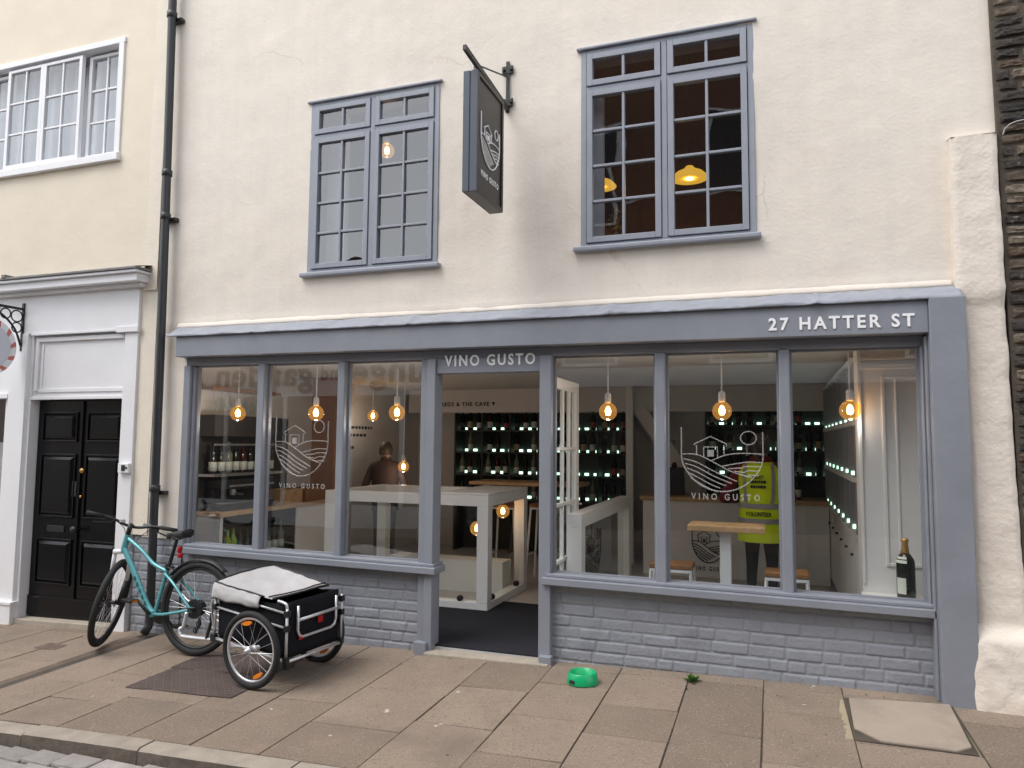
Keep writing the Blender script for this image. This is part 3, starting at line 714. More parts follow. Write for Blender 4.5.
b = MB(); b.poly([(X0+pw, Y0+.05, FZ+.07), (X1-pw, Y0+.05, FZ+.07), (X1-pw, Y0+.05, .955), (X0+pw, Y0+.05, .955)]); b.poly([(X1-.05, Y0+pw, FZ+.07), (X1-.05, Y1-pw, FZ+.07), (X1-.05, Y1-pw, .955), (X1-.05, Y0+pw, .955)]); b.build('pane', PANEIN, t)
for (x, y) in ((-2.75, Y0+.03), (-2.50, Y0+.2), (-2.50, Y1-.25)):
    b = MB(); b.lathe([(.012, -.02), (.028, -.015), (.028, .015), (.012, .02)], (x, y, FZ+.095), 12, axis='y'); b.build('clamp', IRON, t, smooth=True)
b = MB(); b.box(-3.9, -2.6, 1.95, 2.2, FZ, .33); b.build('plinth', WHITEIN, t)
pendant(-2.72, 1.55, .71, .955, 'amber globe bulb hanging low inside the white glass box', 'bulbs inside the glass box', holder=IRON, energy=.2)
pendant(-2.62, 2.0, .84, .955, 'small second bulb behind the low globe in the glass box', 'bulbs inside the glass box', holder=IRON, energy=.2)
# balustrade right of the door
t = thing('glass_balustrade', 'white balustrade with dark emblem on glass right of the doorway', 'balustrade', (-1.5, 1.6, FZ))
b = MB(); b.box(-1.556, -1.436, .60, .72, FZ, .875); b.box(-1.556, -1.436, 2.62, 2.75, FZ, .875); b.box(-1.556, -1.436, .60, 2.75, .875, .985); b.box(-1.55, -1.44, .72, 2.62, FZ, .10)
b.build('frame', WHITEIN, t, bevel=.003)
b = MB(); b.poly([(-1.496, .72, .1), (-1.496, 2.62, .1), (-1.496, 2.62, .875), (-1.496, .72, .875)]); pa = b.build('pane', PANEIN, t)
b = MB(); b.box(-1.53, -1.515, .74, 2.1, .10, .87); b.build('backing_panel', INGREY, t)
emblem(lambda u, v: Vector((-1.486, 1.20+.30*u, .60+.22*v)), DECALB, pa, .005)

def bottle(x, y, z, h, r, gm, lm, name='bottle', champagne=False, n=12):
    b = MB(); hb, hs_, hn = .60*h, .72*h, h
    prof = [(r*.9, 0), (r, .01), (r, .10*h), (r*1.012, .101*h), (r*1.012, .40*h), (r, .401*h), (r, hb), (r*.75, .68*h), (r*.40, .76*h), (r*.36, .80*h), (r*.36, .93*h), (r*.44, .935*h), (r*.44, .97*h), (r*.36, h)]
    b.lathe(prof, (x, y, z), n, mis=[0, 0, 0, 1, 1, 0, 0, 0, 0, 0, 2, 2, 2])
    return b.build(name, [gm, lm, gm], None, smooth=True, auto=50)
def bottle_proto(name, h, r, gm, lm):
    o = bottle(0, 0, 0, h, r, gm, lm, name); o.location = (0, 0, -50); return o

BR = [('dark_wine', BOTG, LABEL), ('red_wine', BOTR, LABEL), ('pale_wine', BOTC, LABEL), ('dark_wine', BOTG, mat('kraft_label', (.42, .33, .2), .7)), ('dark_wine', BOTG, mat('black_label', (.03, .03, .03), .4)), ('dark_wine', BOTG, mat('claret_label', (.30, .05, .05), .6))]
protos = []
for (nm, gm, lm) in BR:
    b = MB(); h, r = .30, .037
    prof = [(r*.9, 0), (r, .01), (r, .08*h), (r*1.012, .081*h), (r*1.012, .36*h), (r, .361*h), (r, .60*h), (r*.75, .68*h), (r*.40, .76*h), (r*.36, .80*h), (r*.36, .93*h), (r*.44, .935*h), (r*.44, .97*h), (r*.36, h)]
    b.lathe(prof, (0, 0, 0), 12, mis=[0, 0, 0, 1, 1, 0, 0, 0, 0, 0, 0, 0, 0])
    bmesh.ops.recalc_face_normals(b.bm, faces=b.bm.faces); me = bpy.data.meshes.new('wine_bottle'); b.bm.to_mesh(me); b.bm.free()
    for mm in (gm, lm): me.materials.append(mm)
    for p in me.polygons: p.use_smooth = True
    protos.append(me)
def put(me, x, y, z, label, group, s=1.0):
    o = bpy.data.objects.new('wine_bottle', me); C.objects.link(o); o.location = (x, y, z); o.scale = (s, s, s*rnd.uniform(.94, 1.06)); o.rotation_euler = (0, 0, rnd.random()*6)
    return tag(o, label, 'bottle', group)

def shelving(name, label, x0, x1, y0, y1, levels, bay, cat, ztop, blabel, bgroup, seed, fill=1.0):
    r = random.Random(seed)
    t = thing(name, label, cat, ((x0+x1)/2, (y0+y1)/2, FZ), 'tall bottle shelves at the back')
    b = MB(); b.box(x0, x1, y1-.02, y1, FZ, ztop); b.build('back_panel', SHELFD, t)
    n = max(1, round((x1-x0)/bay))
    b = MB()
    for k in range(n+1):
        xx = x0+(x1-x0)*k/n; b.box(xx-.012, xx+.012, y0, y1-.022, FZ, ztop)
    b.build('uprights', SHELFD, t)
    for lv in levels:
        for k in range(n):
            xa, xb = x0+(x1-x0)*k/n+.0135, x0+(x1-x0)*(k+1)/n-.0135
            s = MB(); s.box(xa, xb, y0+.01, y1-.022, lv-.025, lv); sh = s.build('shelf', SHELFD, t)
            m_ = int((xb-xa)/.098); s = MB()
            for i in range(m_): xx = xa+(xb-xa)*(i+.5)/m_; s.box(xx-.032, xx+.026, y1-.075, y1-.06, lv+.002, lv+.036)
            s.build('light_strip', LED, sh)
            for i in range(m_):
                if r.random() > fill: continue
                put(protos[r.choice((0, 0, 1, 2, 3, 4, 4, 5))], xa+(xb-xa)*(i+.5)/m_+r.uniform(-.008, .008), y0+.085+r.uniform(-.015, .02), lv+.0005, blabel[levels.index(lv)], bgroup, r.uniform(.93, 1.08))
LV = [.75, 1.09, 1.405, 1.715]
RN = ['lowest', 'third', 'second', 'top']
shelving('bottle_shelves', 'dark lit bottle shelves seen through the open doorway', -4.30, -1.80, 4.54, 4.88, LV, .42, 'shelves', 1.955,
         ['dark wine bottle in the %s row of shelves behind the doorway' % k for k in RN], 'bottles on the shelves behind the doorway', 4, .84)
shelving('bottle_shelves', 'dark lit bottle shelves behind the hi vis worker', -.80, .60, 4.54, 4.88, [1.16, 1.47, 1.79], .42, 'shelves', 2.10,
         ['dark wine bottle in the %s row of shelves behind the counter' % k for k in RN[1:]], 'bottles on the shelves behind the counter', 5, .85)
# right hand wall cabinet
t = thing('wall_cabinet', 'tall cream wall cabinet with lit cubbyholes left of the champagne bottle', 'cabinet', (.6, 2.4, FZ))
b = MB(); cx0, cx1 = .580, .845
ys = [1.0+.48*k for k in range(8)]
for yy in ys: b.box(cx0, cx1-.015, yy-.012, yy+.012, .88, 2.2)
b.box(cx1-.014, cx1, .98, 4.38, .88, 2.2)
b.build('uprights', INGREY, t, bevel=.002)
for zz in (.86, 1.29, 1.72, 2.20):
    b = MB(); b.box(cx0-.012, cx1, .985, 4.375, zz-.02, zz+.018); sh = b.build('shelf', CABW, t, bevel=.002)
    if zz < 2:
        b = MB()
        for k in range(7): b.box(cx0+.02, cx1-.03, ys[k+1]-.022, ys[k+1]-.0125, zz+.02, zz+.05)
        b.build('light_strip', LED, sh)
        for k in range(7):
            for j in range(2):
                if rnd.random() < .75: put(protos[rnd.choice((0, 1, 2, 2))], .69, ys[k]+.15+.18*j, zz+.0185, 'wine bottle standing in a cubbyhole of the cream wall cabinet', 'bottles in the cream wall cabinet')
for k in range(7):
    b = MB(); b.box(cx0, cx1, ys[k]+.004, ys[k+1]-.004, FZ+.08, .838); dd = b.build('cupboard_door', CABW, t, bevel=.004)
    b = MB(); b.lathe([(.006, 0), (.014, -.018), (.006, -.024)], (cx0, ys[k]+.24, .70), 10, axis='x'); b.build('handle', IRON, dd, smooth=True)
b = MB(); b.box(cx0+.03, cx1, .985, 4.375, FZ, FZ+.08); b.build('plinth', INDARK, t)

# serving counter
t = thing('serving_counter', 'white serving counter with wooden top and black emblem behind the volunteer', 'counter', (-.4, 4, FZ))
b = MB(); b.box(-1.47, .570, 3.70, 4.25, FZ, .875)
for k in range(6): b.box(-1.46+k*.36, -1.455+k*.36, 3.697, 3.70, .1, .86)
bo = b.build('body', WHITEIN, t, bevel=.003)
emblem(lambda u, v: Vector((-.715+.185*u, 3.69, .40+.215*v)), DECALB, bo, .006)
text('VINO GUSTO', DECALB, bo, -.90, -.52, .115, .05, 3.697, space=1.6)
b = MB(); b.box(-1.50, .572, 3.66, 4.28, .877, .925); b.build('counter_top', WOOD, t, bevel=.004)
for i, (x, hgt, ww) in enumerate(((-1.25, .33, .22), (.12, .20, .16), (-.55, .16, .13))):
    o = MB(); o.box(x, x+ww, 3.95, 4.15, .9255, .9255+hgt); o.box(x+.02, x+ww-.02, 3.945, 3.95, .9255+hgt*.45, .9255+hgt*.9); o.lathe([(.03, .0), (.035, .02), (.02, .06)], (x+ww/2, 4.05, .9255+hgt), 12)
    tag(o.build('coffee_grinder', BLACKP, bevel=.008), ['tall black coffee grinder near the staircase end of the counter', 'short black till box at the right end of the counter', 'small black machine on the counter behind the volunteer'][i], 'machine')
bt = put(protos[0], .26, 3.86, .9255, 'lone dark bottle standing on the wooden counter end', 'lone counter bottle')

# window table and stools
t = thing('window_table', 'narrow table with thick oak top and white post behind the emblem window', 'table', (-.34, .5, FZ))
b = MB(); b.box(-.592, -.062, .36, .66, .925, .966); b.build('tabletop', WOOD, t, bevel=.004)
b = MB(); b.box(-.374, -.296, .44, .52, FZ+.02, .925); b.build('leg', WHITEIN, t, bevel=.004)
b = MB(); b.box(-.52, -.15, .34, .62, FZ, FZ+.02); b.build('base', WHITEIN, t, bevel=.004)
def stool(x, y, zt, label, group, wd=.30, dp=.24, seatm=WOODD):
    t = thing('stool', label, 'stool', (x, y, FZ), group)
    b = MB(); b.box(x-wd/2, x+wd/2, y-dp/2, y+dp/2, zt-.035, zt); b.build('seat', seatm, t, bevel=.006)
    for sx in (-1, 1):
        for sy in (-1, 1):
            b = MB(); top = Vector((x+sx*(wd/2-.015), y+sy*(dp/2-.015), zt-.036)); bot = Vector((x+sx*(wd/2+.035), y+sy*(dp/2+.03), FZ))
            b.tube([top, bot], .012, n=4); b.build('leg', WHITE, t)
    b = MB(); 
    for sy in (-1, 1): b.box(x-wd/2+.005, x+wd/2-.005, y+sy*(dp/2-.015)-.01, y+sy*(dp/2-.015)+.01, zt-.058, zt-.037)
    for sx in (-1, 1): b.tube([(x+sx*(wd/2+.015), y-dp/2-.01, .30), (x+sx*(wd/2+.015), y+dp/2+.01, .30)], .008, n=6)
    b.build('stretcher', WHITE, t); return t
stool(-.72, .50, .672, 'brown topped white stool left of the window table post', 'low stools at the window table', .31, .22)
stool(.075, .46, .668, 'brown topped white stool right of the window table beside the mullion', 'low stools at the window table', .29, .22)
stool(-2.85, 2.72, .86, 'tall white legged stool seen through the front of the glass box', 'tall stools behind the glass box', .3, .28)
stool(-2.42, 2.85, .86, 'tall white legged stool seen through the side of the glass box', 'tall stools behind the glass box', .3, .28)
# high table behind the glass box
t = thing('tall_table', 'tall wooden topped table behind the white glass box', 'table', (-2.7, 3.6, FZ))
b = MB(); b.box(-3.55, -2.15, 3.3, 3.85, 1.02, 1.06); b.build('tabletop', WOOD, t, bevel=.004)
for xx in (-3.45, -2.3):
    b = MB(); b.box(xx, xx+.07, 3.54, 3.61, FZ, 1.02); b.build('leg', WHITEIN, t)

# champagne bottle on the window ledge
t = thing('champagne_bottle', 'large black champagne bottle with gold foil neck on the window ledge', 'bottle', (.79, .24, .572))
h, r = .385, .055
b = MB(); b.lathe([(r*.88, 0), (r, .012), (r, .60*h), (r*.93, .655*h), (r*.62, .73*h), (r*.42, .76*h)], (.79, .24, .572), 28); b.build('body', BOTG, t, smooth=True)
b = MB(); b.lathe([(r*.46, .745*h), (r*.43, .80*h), (r*.34, .90*h), (r*.36, .935*h), (r*.42, .945*h), (r*.42, .985*h), (r*.30, h)], (.79, .24, .572), 24); b.build('foil', FOIL, t, smooth=True)
b = MB()
def lab(u, v):
    a = R(200)+R(62)*u; rr = r*1.015; return (.79+rr*math.cos(a), .24+rr*math.sin(a), .572+h*(.10+.26*v))
b.grid(lab, 10, 2)
def lab2(u, v):
    a = R(185)+R(85)*u; vv = .60+.10*v; rr = r*(1.02 if vv < .62 else 1.02-(vv-.62)*3.0); return (.79+rr*math.cos(a), .24+rr*math.sin(a), .572+h*vv)
b.grid(lab2, 10, 4)
b.build('label', LABEL, t, smooth=True)

# bar along the left wall
t = thing('bar_counter', 'bar counter with oak top and white end panel in the left window', 'counter', (-4.95, 1.3, FZ))
b = MB(); b.box(-5.105, -4.78, .38, 2.2, .835, .875); b.build('counter_top', WOOD, t, bevel=.004)
b = MB(); b.box(-5.10, -4.80, .40, .44, FZ, .835); b.box(-5.10, -4.80, 1.55, 2.2, FZ, .835); b.build('body', WHITEIN, t, bevel=.003)
t = thing('bottle_fridge', 'black glass fronted bottle fridge under the oak bar top', 'fridge', (-4.95, 1.0, FZ))
b = MB(); b.box(-5.10, -5.06, .45, 1.54, FZ, .83); b.box(-5.06, -4.81, .445, .47, FZ, .83); b.box(-5.06, -4.81, .98, 1.0, FZ, .83); b.box(-5.06, -4.81, 1.52, 1.545, FZ, .83); b.box(-5.06, -4.81, .47, 1.52, .74, .83); b.box(-5.06, -4.81, .47, 1.52, FZ, .10); b.box(-5.06, -4.84, .47, 1.52, .40, .41)
b.build('body', BLACKP, t)
b = MB(); b.poly([(-4.815, .47, .1), (-4.815, 1.52, .1), (-4.815, 1.52, .74), (-4.815, .47, .74)]); b.build('glass_door', PANEIN, t)
for i, (yy, mm) in enumerate(((.62, 3), (.70, 3), (.55, 2), (.80, 0), (.9, 0), (1.12, 2), (1.22, 0), (1.32, 0), (1.42, 2))):
    if mm == 3:
        b = MB(); b.lathe([(.03, 0), (.035, .01), (.035, .18), (.013, .235), (.013, .29)], (-4.9, yy, .411), 12); tag(b.build('lime_bottle', LIME, smooth=True), 'bright lime green bottle inside the bar fridge', 'bottle', 'lime bottles in the fridge')
    else: put(protos[mm], -4.9, yy, .411, 'wine bottle chilling inside the glass fronted bar fridge', 'bottles in the bar fridge')
# back bar shelf unit
t = thing('back_bar_shelf', 'dark back bar unit with steel shelf rail in the far left window', 'shelf', (-5.05, 1.0, .875))
b = MB(); b.box(-5.108, -5.09, .42, 1.75, .876, 1.78); b.box(-5.09, -4.92, .42, 1.40, 1.58, 1.78); b.build('back_panel', INDARK, t)
b = MB(); b.box(-5.09, -4.90, .42, 1.42, 1.20, 1.225); b.build('shelf', CHROME, t)
b = MB(); b.tube([(-4.91, .42, 1.50), (-4.91, 1.42, 1.50)], .011); b.build('rail', CHROME, t)
b = MB(); b.box(-5.09, -4.95, .42, 1.42, 2.02, 2.05); b.build('glass_rack', WOODD, t)
for k in range(9): put(protos[(0, 0, 2, 0, 1, 0, 0, 2, 0)[k]], -5.0, .50+k*.105, 1.2255, 'bottle standing in a row on the steel back bar shelf', 'bottles on the back bar shelf')
b = MB(); b.lathe([(.034, 0), (.036, .01), (.036, .16), (.014, .23), (.014, .30)], (-4.94, 1.17, 1.2255), 12, mis=[0, 1, 0, 0]); tag(b.build('yellow_labelled_bottle', [BOTG, LABELY], smooth=True), 'champagne bottle with bright yellow label on the back bar shelf', 'bottle')
for k in range(8):
    b = MB(); yy = .5+k*.11; b.lathe([(.03, 2.018), (.030, 2.01), (.004, 2.0), (.004, 1.93), (.030, 1.89), (.032, 1.86), (.024, 1.82)], (-5.02, yy, 0), 12); tag(b.build('wine_glass', PANEIN, smooth=True), 'stemmed wine glass hanging upside down from the rack above the bar', 'glass', 'hanging wine glasses')
t = thing('coffee_machine', 'black and steel coffee machine on the oak bar top', 'machine', (-4.96, .9, .8755))
b = MB(); b.box(-5.08, -4.86, .50, 1.25, .8755, .94); b.box(-5.08, -4.98, .50, 1.25, .94, 1.08); b.box(-5.08, -4.84, .50, 1.25, 1.08, 1.17); b.build('body', BLACKP, t, bevel=.01)
b = MB(); b.box(-4.97, -4.85, .52, 1.23, .942, .955); b.box(-4.838, -4.832, .55, 1.2, 1.10, 1.12); b.build('drip_tray', CHROME, t)
for yy in (.68, 1.05):
    b = MB(); b.lathe([(.03, 1.02), (.03, 1.078)], (-4.91, yy, 0), 12); b.tube([(-4.91, yy, 1.035), (-4.79, yy, 1.03)], .010); b.build('handle', CHROME, t)
for (y0_, y1_, m_, lb) in ((1.42, 1.70, WOOD, 'pale wooden crate on the bar end'), (1.76, 2.12, WOODD, 'darker reddish wooden crate beside the terracotta wall on the bar')):
    b = MB(); x0_, x1_ = -5.06, -4.84; z0_ = .8755
    b.box(x0_, x1_, y0_, y1_, z0_, z0_+.012); b.box(x0_, x0_+.012, y0_, y1_, z0_+.012, z0_+.15); b.box(x1_-.012, x1_, y0_, y1_, z0_+.012, z0_+.15); b.box(x0_+.012, x1_-.012, y0_, y0_+.012, z0_+.012, z0_+.15); b.box(x0_+.012, x1_-.012, y1_-.012, y1_, z0_+.012, z0_+.15)
    tag(b.build('wooden_crate', m_), lb, 'crate')
# wall writing inside
b = MB(); b.box(-5.109, -5.105, 2.6, 4.2, 1.3, 2.0); wp = b.build('wall_panel', INWALL, shop)
for k, (zz, l) in enumerate(((1.70, .62), (1.60, .5), (1.44, .18))):
    b = MB(); y = 2.95
    while y < 2.95+l:
        l2 = rnd.uniform(.03, .07); b.box(-5.1045, -5.102, y, y+l2, zz, zz+.035); y += l2+.025
    b.build('wall_lettering', DECALB, wp)

# ---------------------------------------------------------------- people
def person(name, label, loc, rotz, height, verts, edges, radii, matfn, mats, extras=None):
    t = thing(name, label, 'person', loc, None, (0, 0, rotz))
    me = bpy.data.meshes.new('body'); me.from_pydata([Vector(v)*height for v in verts], edges, []); me.update()
    o = bpy.data.objects.new('body', me); C.objects.link(o)
    o.modifiers.new('skin', 'SKIN'); sv = me.skin_vertices[0].data
    for i, r in enumerate(radii): rr = r if isinstance(r, tuple) else (r, r); sv[i].radius = (rr[0]*height, rr[1]*height)
    sv[0].use_root = True
    ss = o.modifiers.new('sub', 'SUBSURF'); ss.levels = 2; ss.render_levels = 2
    dg = bpy.context.evaluated_depsgraph_get(); dg.update()
    m2 = bpy.data.meshes.new_from_object(o.evaluated_get(dg)); o.modifiers.clear(); o.data = m2
    for mm in mats: m2.materials.append(mm)
    for p in m2.polygons: p.use_smooth = True; p.material_index = matfn(p.center/height)
    o.parent = t; return t, o
# unit skeleton (height 1): faces +y, rider's left is -x
def skeleton(lhand, rhand, lelb, relb, lfoot=(-.06, .0), rfoot=(.06, .0)):
    V = [(0, 0, .53), (0, .005, .62), (0, -.005, .72), (0, -.01, .80), (0, 0, .85), (0, .012, .885), (0, .016, .93), (0, .012, .975)]
    Rr = [(.085, .062), (.078, .058), (.092, .060), (.075, .05), (.034, .034), (.044, .046), (.050, .060), (.034, .042)]
    E = [(i, i+1) for i in range(7)]
    def add(p, r, par): V.append(p); Rr.append(r); E.append((par, len(V)-1)); return len(V)-1
    for s, el, ha, ft in ((-1, lelb, lhand, lfoot), (1, relb, rhand, rfoot)):
        sh = add((s*.105, -.008, .80), .040, 3); e = add(el, .027, sh); mid = (Vector(el)*.35+Vector(ha)*.65); f = add(tuple(mid), .022, e); h = add(ha, (.018, .022), f)
        dirv = (Vector(ha)-Vector(el)).normalized(); side = dirv.cross(Vector((0, 0, 1))).normalized()
        for k in range(4): add(tuple(Vector(ha)+dirv*(.045+.006*(k in (1, 2)))+side*(-.016+.0105*k)-Vector((0, 0, .012))), .0052, h)
        add(tuple(Vector(ha)+dirv*.02+side*-.028*s), .0055, h)
        hp = add((s*.048, 0, .50), (.058, .060), 0); kn = add((ft[0]*.9, ft[1]*.6+.012, .28), .037, hp); an = add((ft[0], ft[1]-.012, .045), .023, kn); add((ft[0]*1.08, ft[1]+.075, .018), .020, an)
    return V, E, Rr
V, E, Rr = skeleton((-.15, .19, .60), (.13, .20, .64), (-.225, .02, .61), (.175, .01, .62))
def vm(c):
    if c.z > .86: return 1
    if c.z < .035: return 3
    if c.z < .52 and abs(c.x) < .13: return 2
    if c.y > .155: return 1
    return 0
HV = 1.64; VL = (-.115, 2.25, FZ)
vt, vb = person('person', 'person with back turned in a yellow hi vis vest and dark trousers', VL, R(-6), HV, V, E, Rr, vm, [MAROON, SKIN, NAVY, BLACKP])
def torus_loft(levels, n=28, a0=0, a1=2*PI):
    def fn(u, v):
        k = v*(len(levels)-1); i = min(int(k), len(levels)-2); f = k-i
        z, rx, ry, cy_ = [levels[i][q]*(1-f)+levels[i+1][q]*f for q in range(4)]
        a = a0+(a1-a0)*u; fold = 1+.02*math.sin(a*7+z*9)*(1-v)
        return (rx*math.cos(a)*fold*HV, (cy_+ry*math.sin(a)*fold)*HV, z*HV)
    return fn
lv = [(.385, .128, .108, 0), (.47, .126, .105, 0), (.56, .118, .095, 0), (.64, .116, .092, 0), (.72, .124, .090, -.002), (.78, .126, .082, -.006), (.815, .112, .066, -.008), (.835, .078, .052, -.006)]
b = MB(); b.grid(torus_loft(lv), 56, 28); bmesh.ops.remove_doubles(b.bm, verts=b.bm.verts, dist=1e-4)
vest = b.build('vest', HIVIS, vt, smooth=True, local=True)
def band(z0, z1, grow=.004):
    out = []
    for z in (z0, (z0+z1)/2, z1):
        for i in range(len(lv)-1):
            if lv[i][0] <= z <= lv[i+1][0]:
                f = (z-lv[i][0])/(lv[i+1][0]-lv[i][0]); q = [lv[i][k]*(1-f)+lv[i+1][k]*f for k in range(4)]; out.append((z, q[1]+grow, q[2]+grow, q[3])); break
    return out
b = MB()
b.grid(torus_loft(band(.572, .602)), 56, 4); b.grid(torus_loft(band(.49, .518)), 56, 4)
b.build('reflective_band', REFLT, vest, smooth=True, local=True)
b = MB()
for s in (-1, 1):
    def st(u, v):
        z = .605+.225*v; x = s*(.062+.010*u*1.9+.008*math.sin(v*3))
        for i in range(len(lv)-1):
            if lv[i][0] <= z <= lv[i+1][0]+1e-6:
                f = (z-lv[i][0])/(lv[i+1][0]-lv[i][0]); q = [lv[i][k]*(1-f)+lv[i+1][k]*f for k in range(4)]
        q1, q2 = q[1]+.005, q[2]+.005
        return (x*HV, (q[3]-q2*math.sqrt(max(.02, 1-(x/q1)**2)))*HV, z*HV)
    b.grid(st, 3, 12)
b.build('shoulder_band', REFLT, vest, smooth=True, local=True)
text('VOLUNTEER', DECALB, vest, -.115, .115, .545*HV, .04, -.105*HV, space=1.05, off=(0, 0, 0))
text('BURY', DECALB, vest, -.05, .05, .752*HV, .034, -.100*HV, space=1.05, off=(0, 0, 0))
for zz, l in ((.718, .16), (.69, .14)):
    b = MB(); x = -l/2
    while x < l/2-.02:
        l2 = rnd.uniform(.012, .022); b.box(x, x+l2, -.1*HV-.004, -.1*HV+.02, zz*HV, zz*HV+.024); x += l2+.006
    b.build('vest_lettering', DECALB, vest, local=True)
b = MB()
def hr(u, v):
    a = 2*PI*u; ph = -.55+v*(PI/2+.55)
    x = .056*math.cos(ph)*math.cos(a); y = .066*math.cos(ph)*math.sin(a)*(1.03); z = .078*math.sin(ph)
    if ph < 0 and math.sin(a) > .2: y *= .8; x *= .85
    return ((x)*HV, (.010+y)*HV, (.925+z)*HV)
b.grid(hr, 28, 14); bmesh.ops.remove_doubles(b.bm, verts=b.bm.verts, dist=1e-4); b.build('hair', HAIR, vt, smooth=True, local=True)
b = MB(); b.tube([(-.018*HV, -.055*HV, .94*HV), (-.012*HV, -.085*HV, .90*HV), (0, -.07*HV, .83*HV)], [.026, .03, .012], n=10); b.build('ponytail', HAIR, vt, smooth=True, local=True)
b = MB(); b.grid(torus_loft([(.80, .085, .060, -.008), (.845, .060, .050, 0), (.868, .050, .048, .006)]), 30, 6); b.build('hood', MAROON, vt, smooth=True, local=True, solid=.01)
b = MB(); b.grid(lambda u, v: ((-.064-.010*math.sin(u*PI))*HV, (-.012+.04*(u-.5)*2)*HV, (.870+.062*v)*HV), 8, 6); b.build('face_mask', COTTON, vt, smooth=True, local=True, solid=.004)

V, E, Rr = skeleton((-.10, .20, .62), (.12, .18, .60), (-.17, .03, .62), (.175, .02, .61))
def vm2(c): return 1 if c.z > .875 or c.y > .16 else 2 if c.z < .5 and abs(c.x) < .12 else 0
pb, _ = person('person', 'dim figure in brown clothing standing deep inside the third window', (-4.58, 3.05, FZ), R(200), 1.53, V, E, Rr, vm2, [BROWNC, SKIN, NAVY])
hv = HV; HV = 1.53
b = MB(); b.grid(hr, 24, 12); bmesh.ops.remove_doubles(b.bm, verts=b.bm.verts, dist=1e-4); b.build('hair', HAIR, pb, smooth=True, local=True)
b = MB(); b.grid(torus_loft([(.44, .112, .09, 0), (.56, .104, .082, 0), (.70, .112, .082, 0), (.79, .112, .074, -.005), (.84, .07, .055, 0)]), 40, 14); b.build('jacket', BROWNC, pb, smooth=True, local=True)
HV = hv

# dried plant upstairs
t = thing('dried_plant', 'golden dried plant behind the lower left light of the right casement', 'plant', (-1.13, .34, 2.6))
b = MB()
for k in range(70):
    a = rnd.random()*6.28; z = 2.95+rnd.random()*.42; rr = .09*rnd.random()**.5*(1.25-(z-2.95)/.42); c = Vector((-1.115+rr*math.cos(a), .36+rr*math.sin(a)*.7, z))
    u = Vector((rnd.uniform(-1, 1), rnd.uniform(-1, 1), rnd.uniform(-.6, 1))).normalized()*.03; v = u.cross(Vector((rnd.random(), rnd.random(), .3))).normalized()*.012
    b.poly([c-u, c+v, c+u, c-v])
b.build('leaves', DRIED, t)
b = MB(); b.lathe([(.05, 2.6), (.07, 2.62), (.085, 2.95), (.07, 2.96)], (-1.115, .36, 0), 16); b.build('pot', INGREY, t, smooth=True)

# ================================================================ HANGING SIGN
t = thing('hanging_sign', 'tall charcoal hanging sign with white shield emblem on an iron bracket', 'sign', (-1.85, 0, 4.1))
b = MB(); sx = -1.872; y0, y1, z0, z1 = -.725, -.225, 3.215, 4.05; hw = .042
b.box(sx-hw, sx+hw, y0, y1, z0, z1)
bo = b.build('board', SIGNB, t, bevel=.003)
b = MB(); fwid = .03
for s in (-1, 1):
    xa, xb = (sx+hw, sx+hw+.010) if s > 0 else (sx-hw-.010, sx-hw)
    b.box(xa, xb, y0, y0+fwid, z0, z1); b.box(xa, xb, y1-fwid, y1, z0, z1); b.box(xa, xb, y0+fwid, y1-fwid, z0, z0+fwid); b.box(xa, xb, y0+fwid, y1-fwid, z1-fwid, z1)
b.build('rim', SIGNB, bo, bevel=.002)
b = MB(); b.box(sx-hw-.0105, sx-.006, y0-.010, y0, z0, z1); b.box(sx+.006, sx+hw+.0105, y0-.010, y0, z0, z1); b.box(sx-.006, sx+.006, y0-.004, y0, z0, z1); b.build('edge_strip', SIGNE, bo, bevel=.002)
emblem(lambda u, v: Vector((sx+hw+.0035, -.475+.175*u, 3.63+.175*v)), LETTER, bo, .0046)
text('VINO GUSTO', LETTER, bo, -.64, -.31, 3.375, .042, sx+hw+.0005, plane='side', space=1.4, extrude=.003)
b = MB(); b.box(sx-.014, sx+.014, -.012, -.003, 4.07, 4.48)
for zz in (4.15, 4.41): b.box(sx-.045, sx+.045, -.016, -.003, zz-.03, zz+.03); b.lathe([(.012, -.032), (.012, -.014)], (sx+.03, 0, zz), 8, axis='y'); b.lathe([(.012, -.032), (.012, -.014)], (sx-.03, 0, zz), 8, axis='y')
b.build('wall_plate', IRON, t, bevel=.002)
b = MB(); b.obox((sx, -.42, 4.125), (.012, 0, 0), (0, -.425, .028), (0, .001, .018)); b.tube([(sx, -.02, 4.35), (sx, -.60, 4.15)], .006); b.build('arm', IRON, t)
for yy in (-.66, -.27):
    b = MB(); b.torus((sx, yy, 4.095), .016, .0035, 16, 6, axis='x'); b.tube([(sx, yy, 4.085), (sx, yy, 4.045)], .004); b.build('hook', IRON, t)

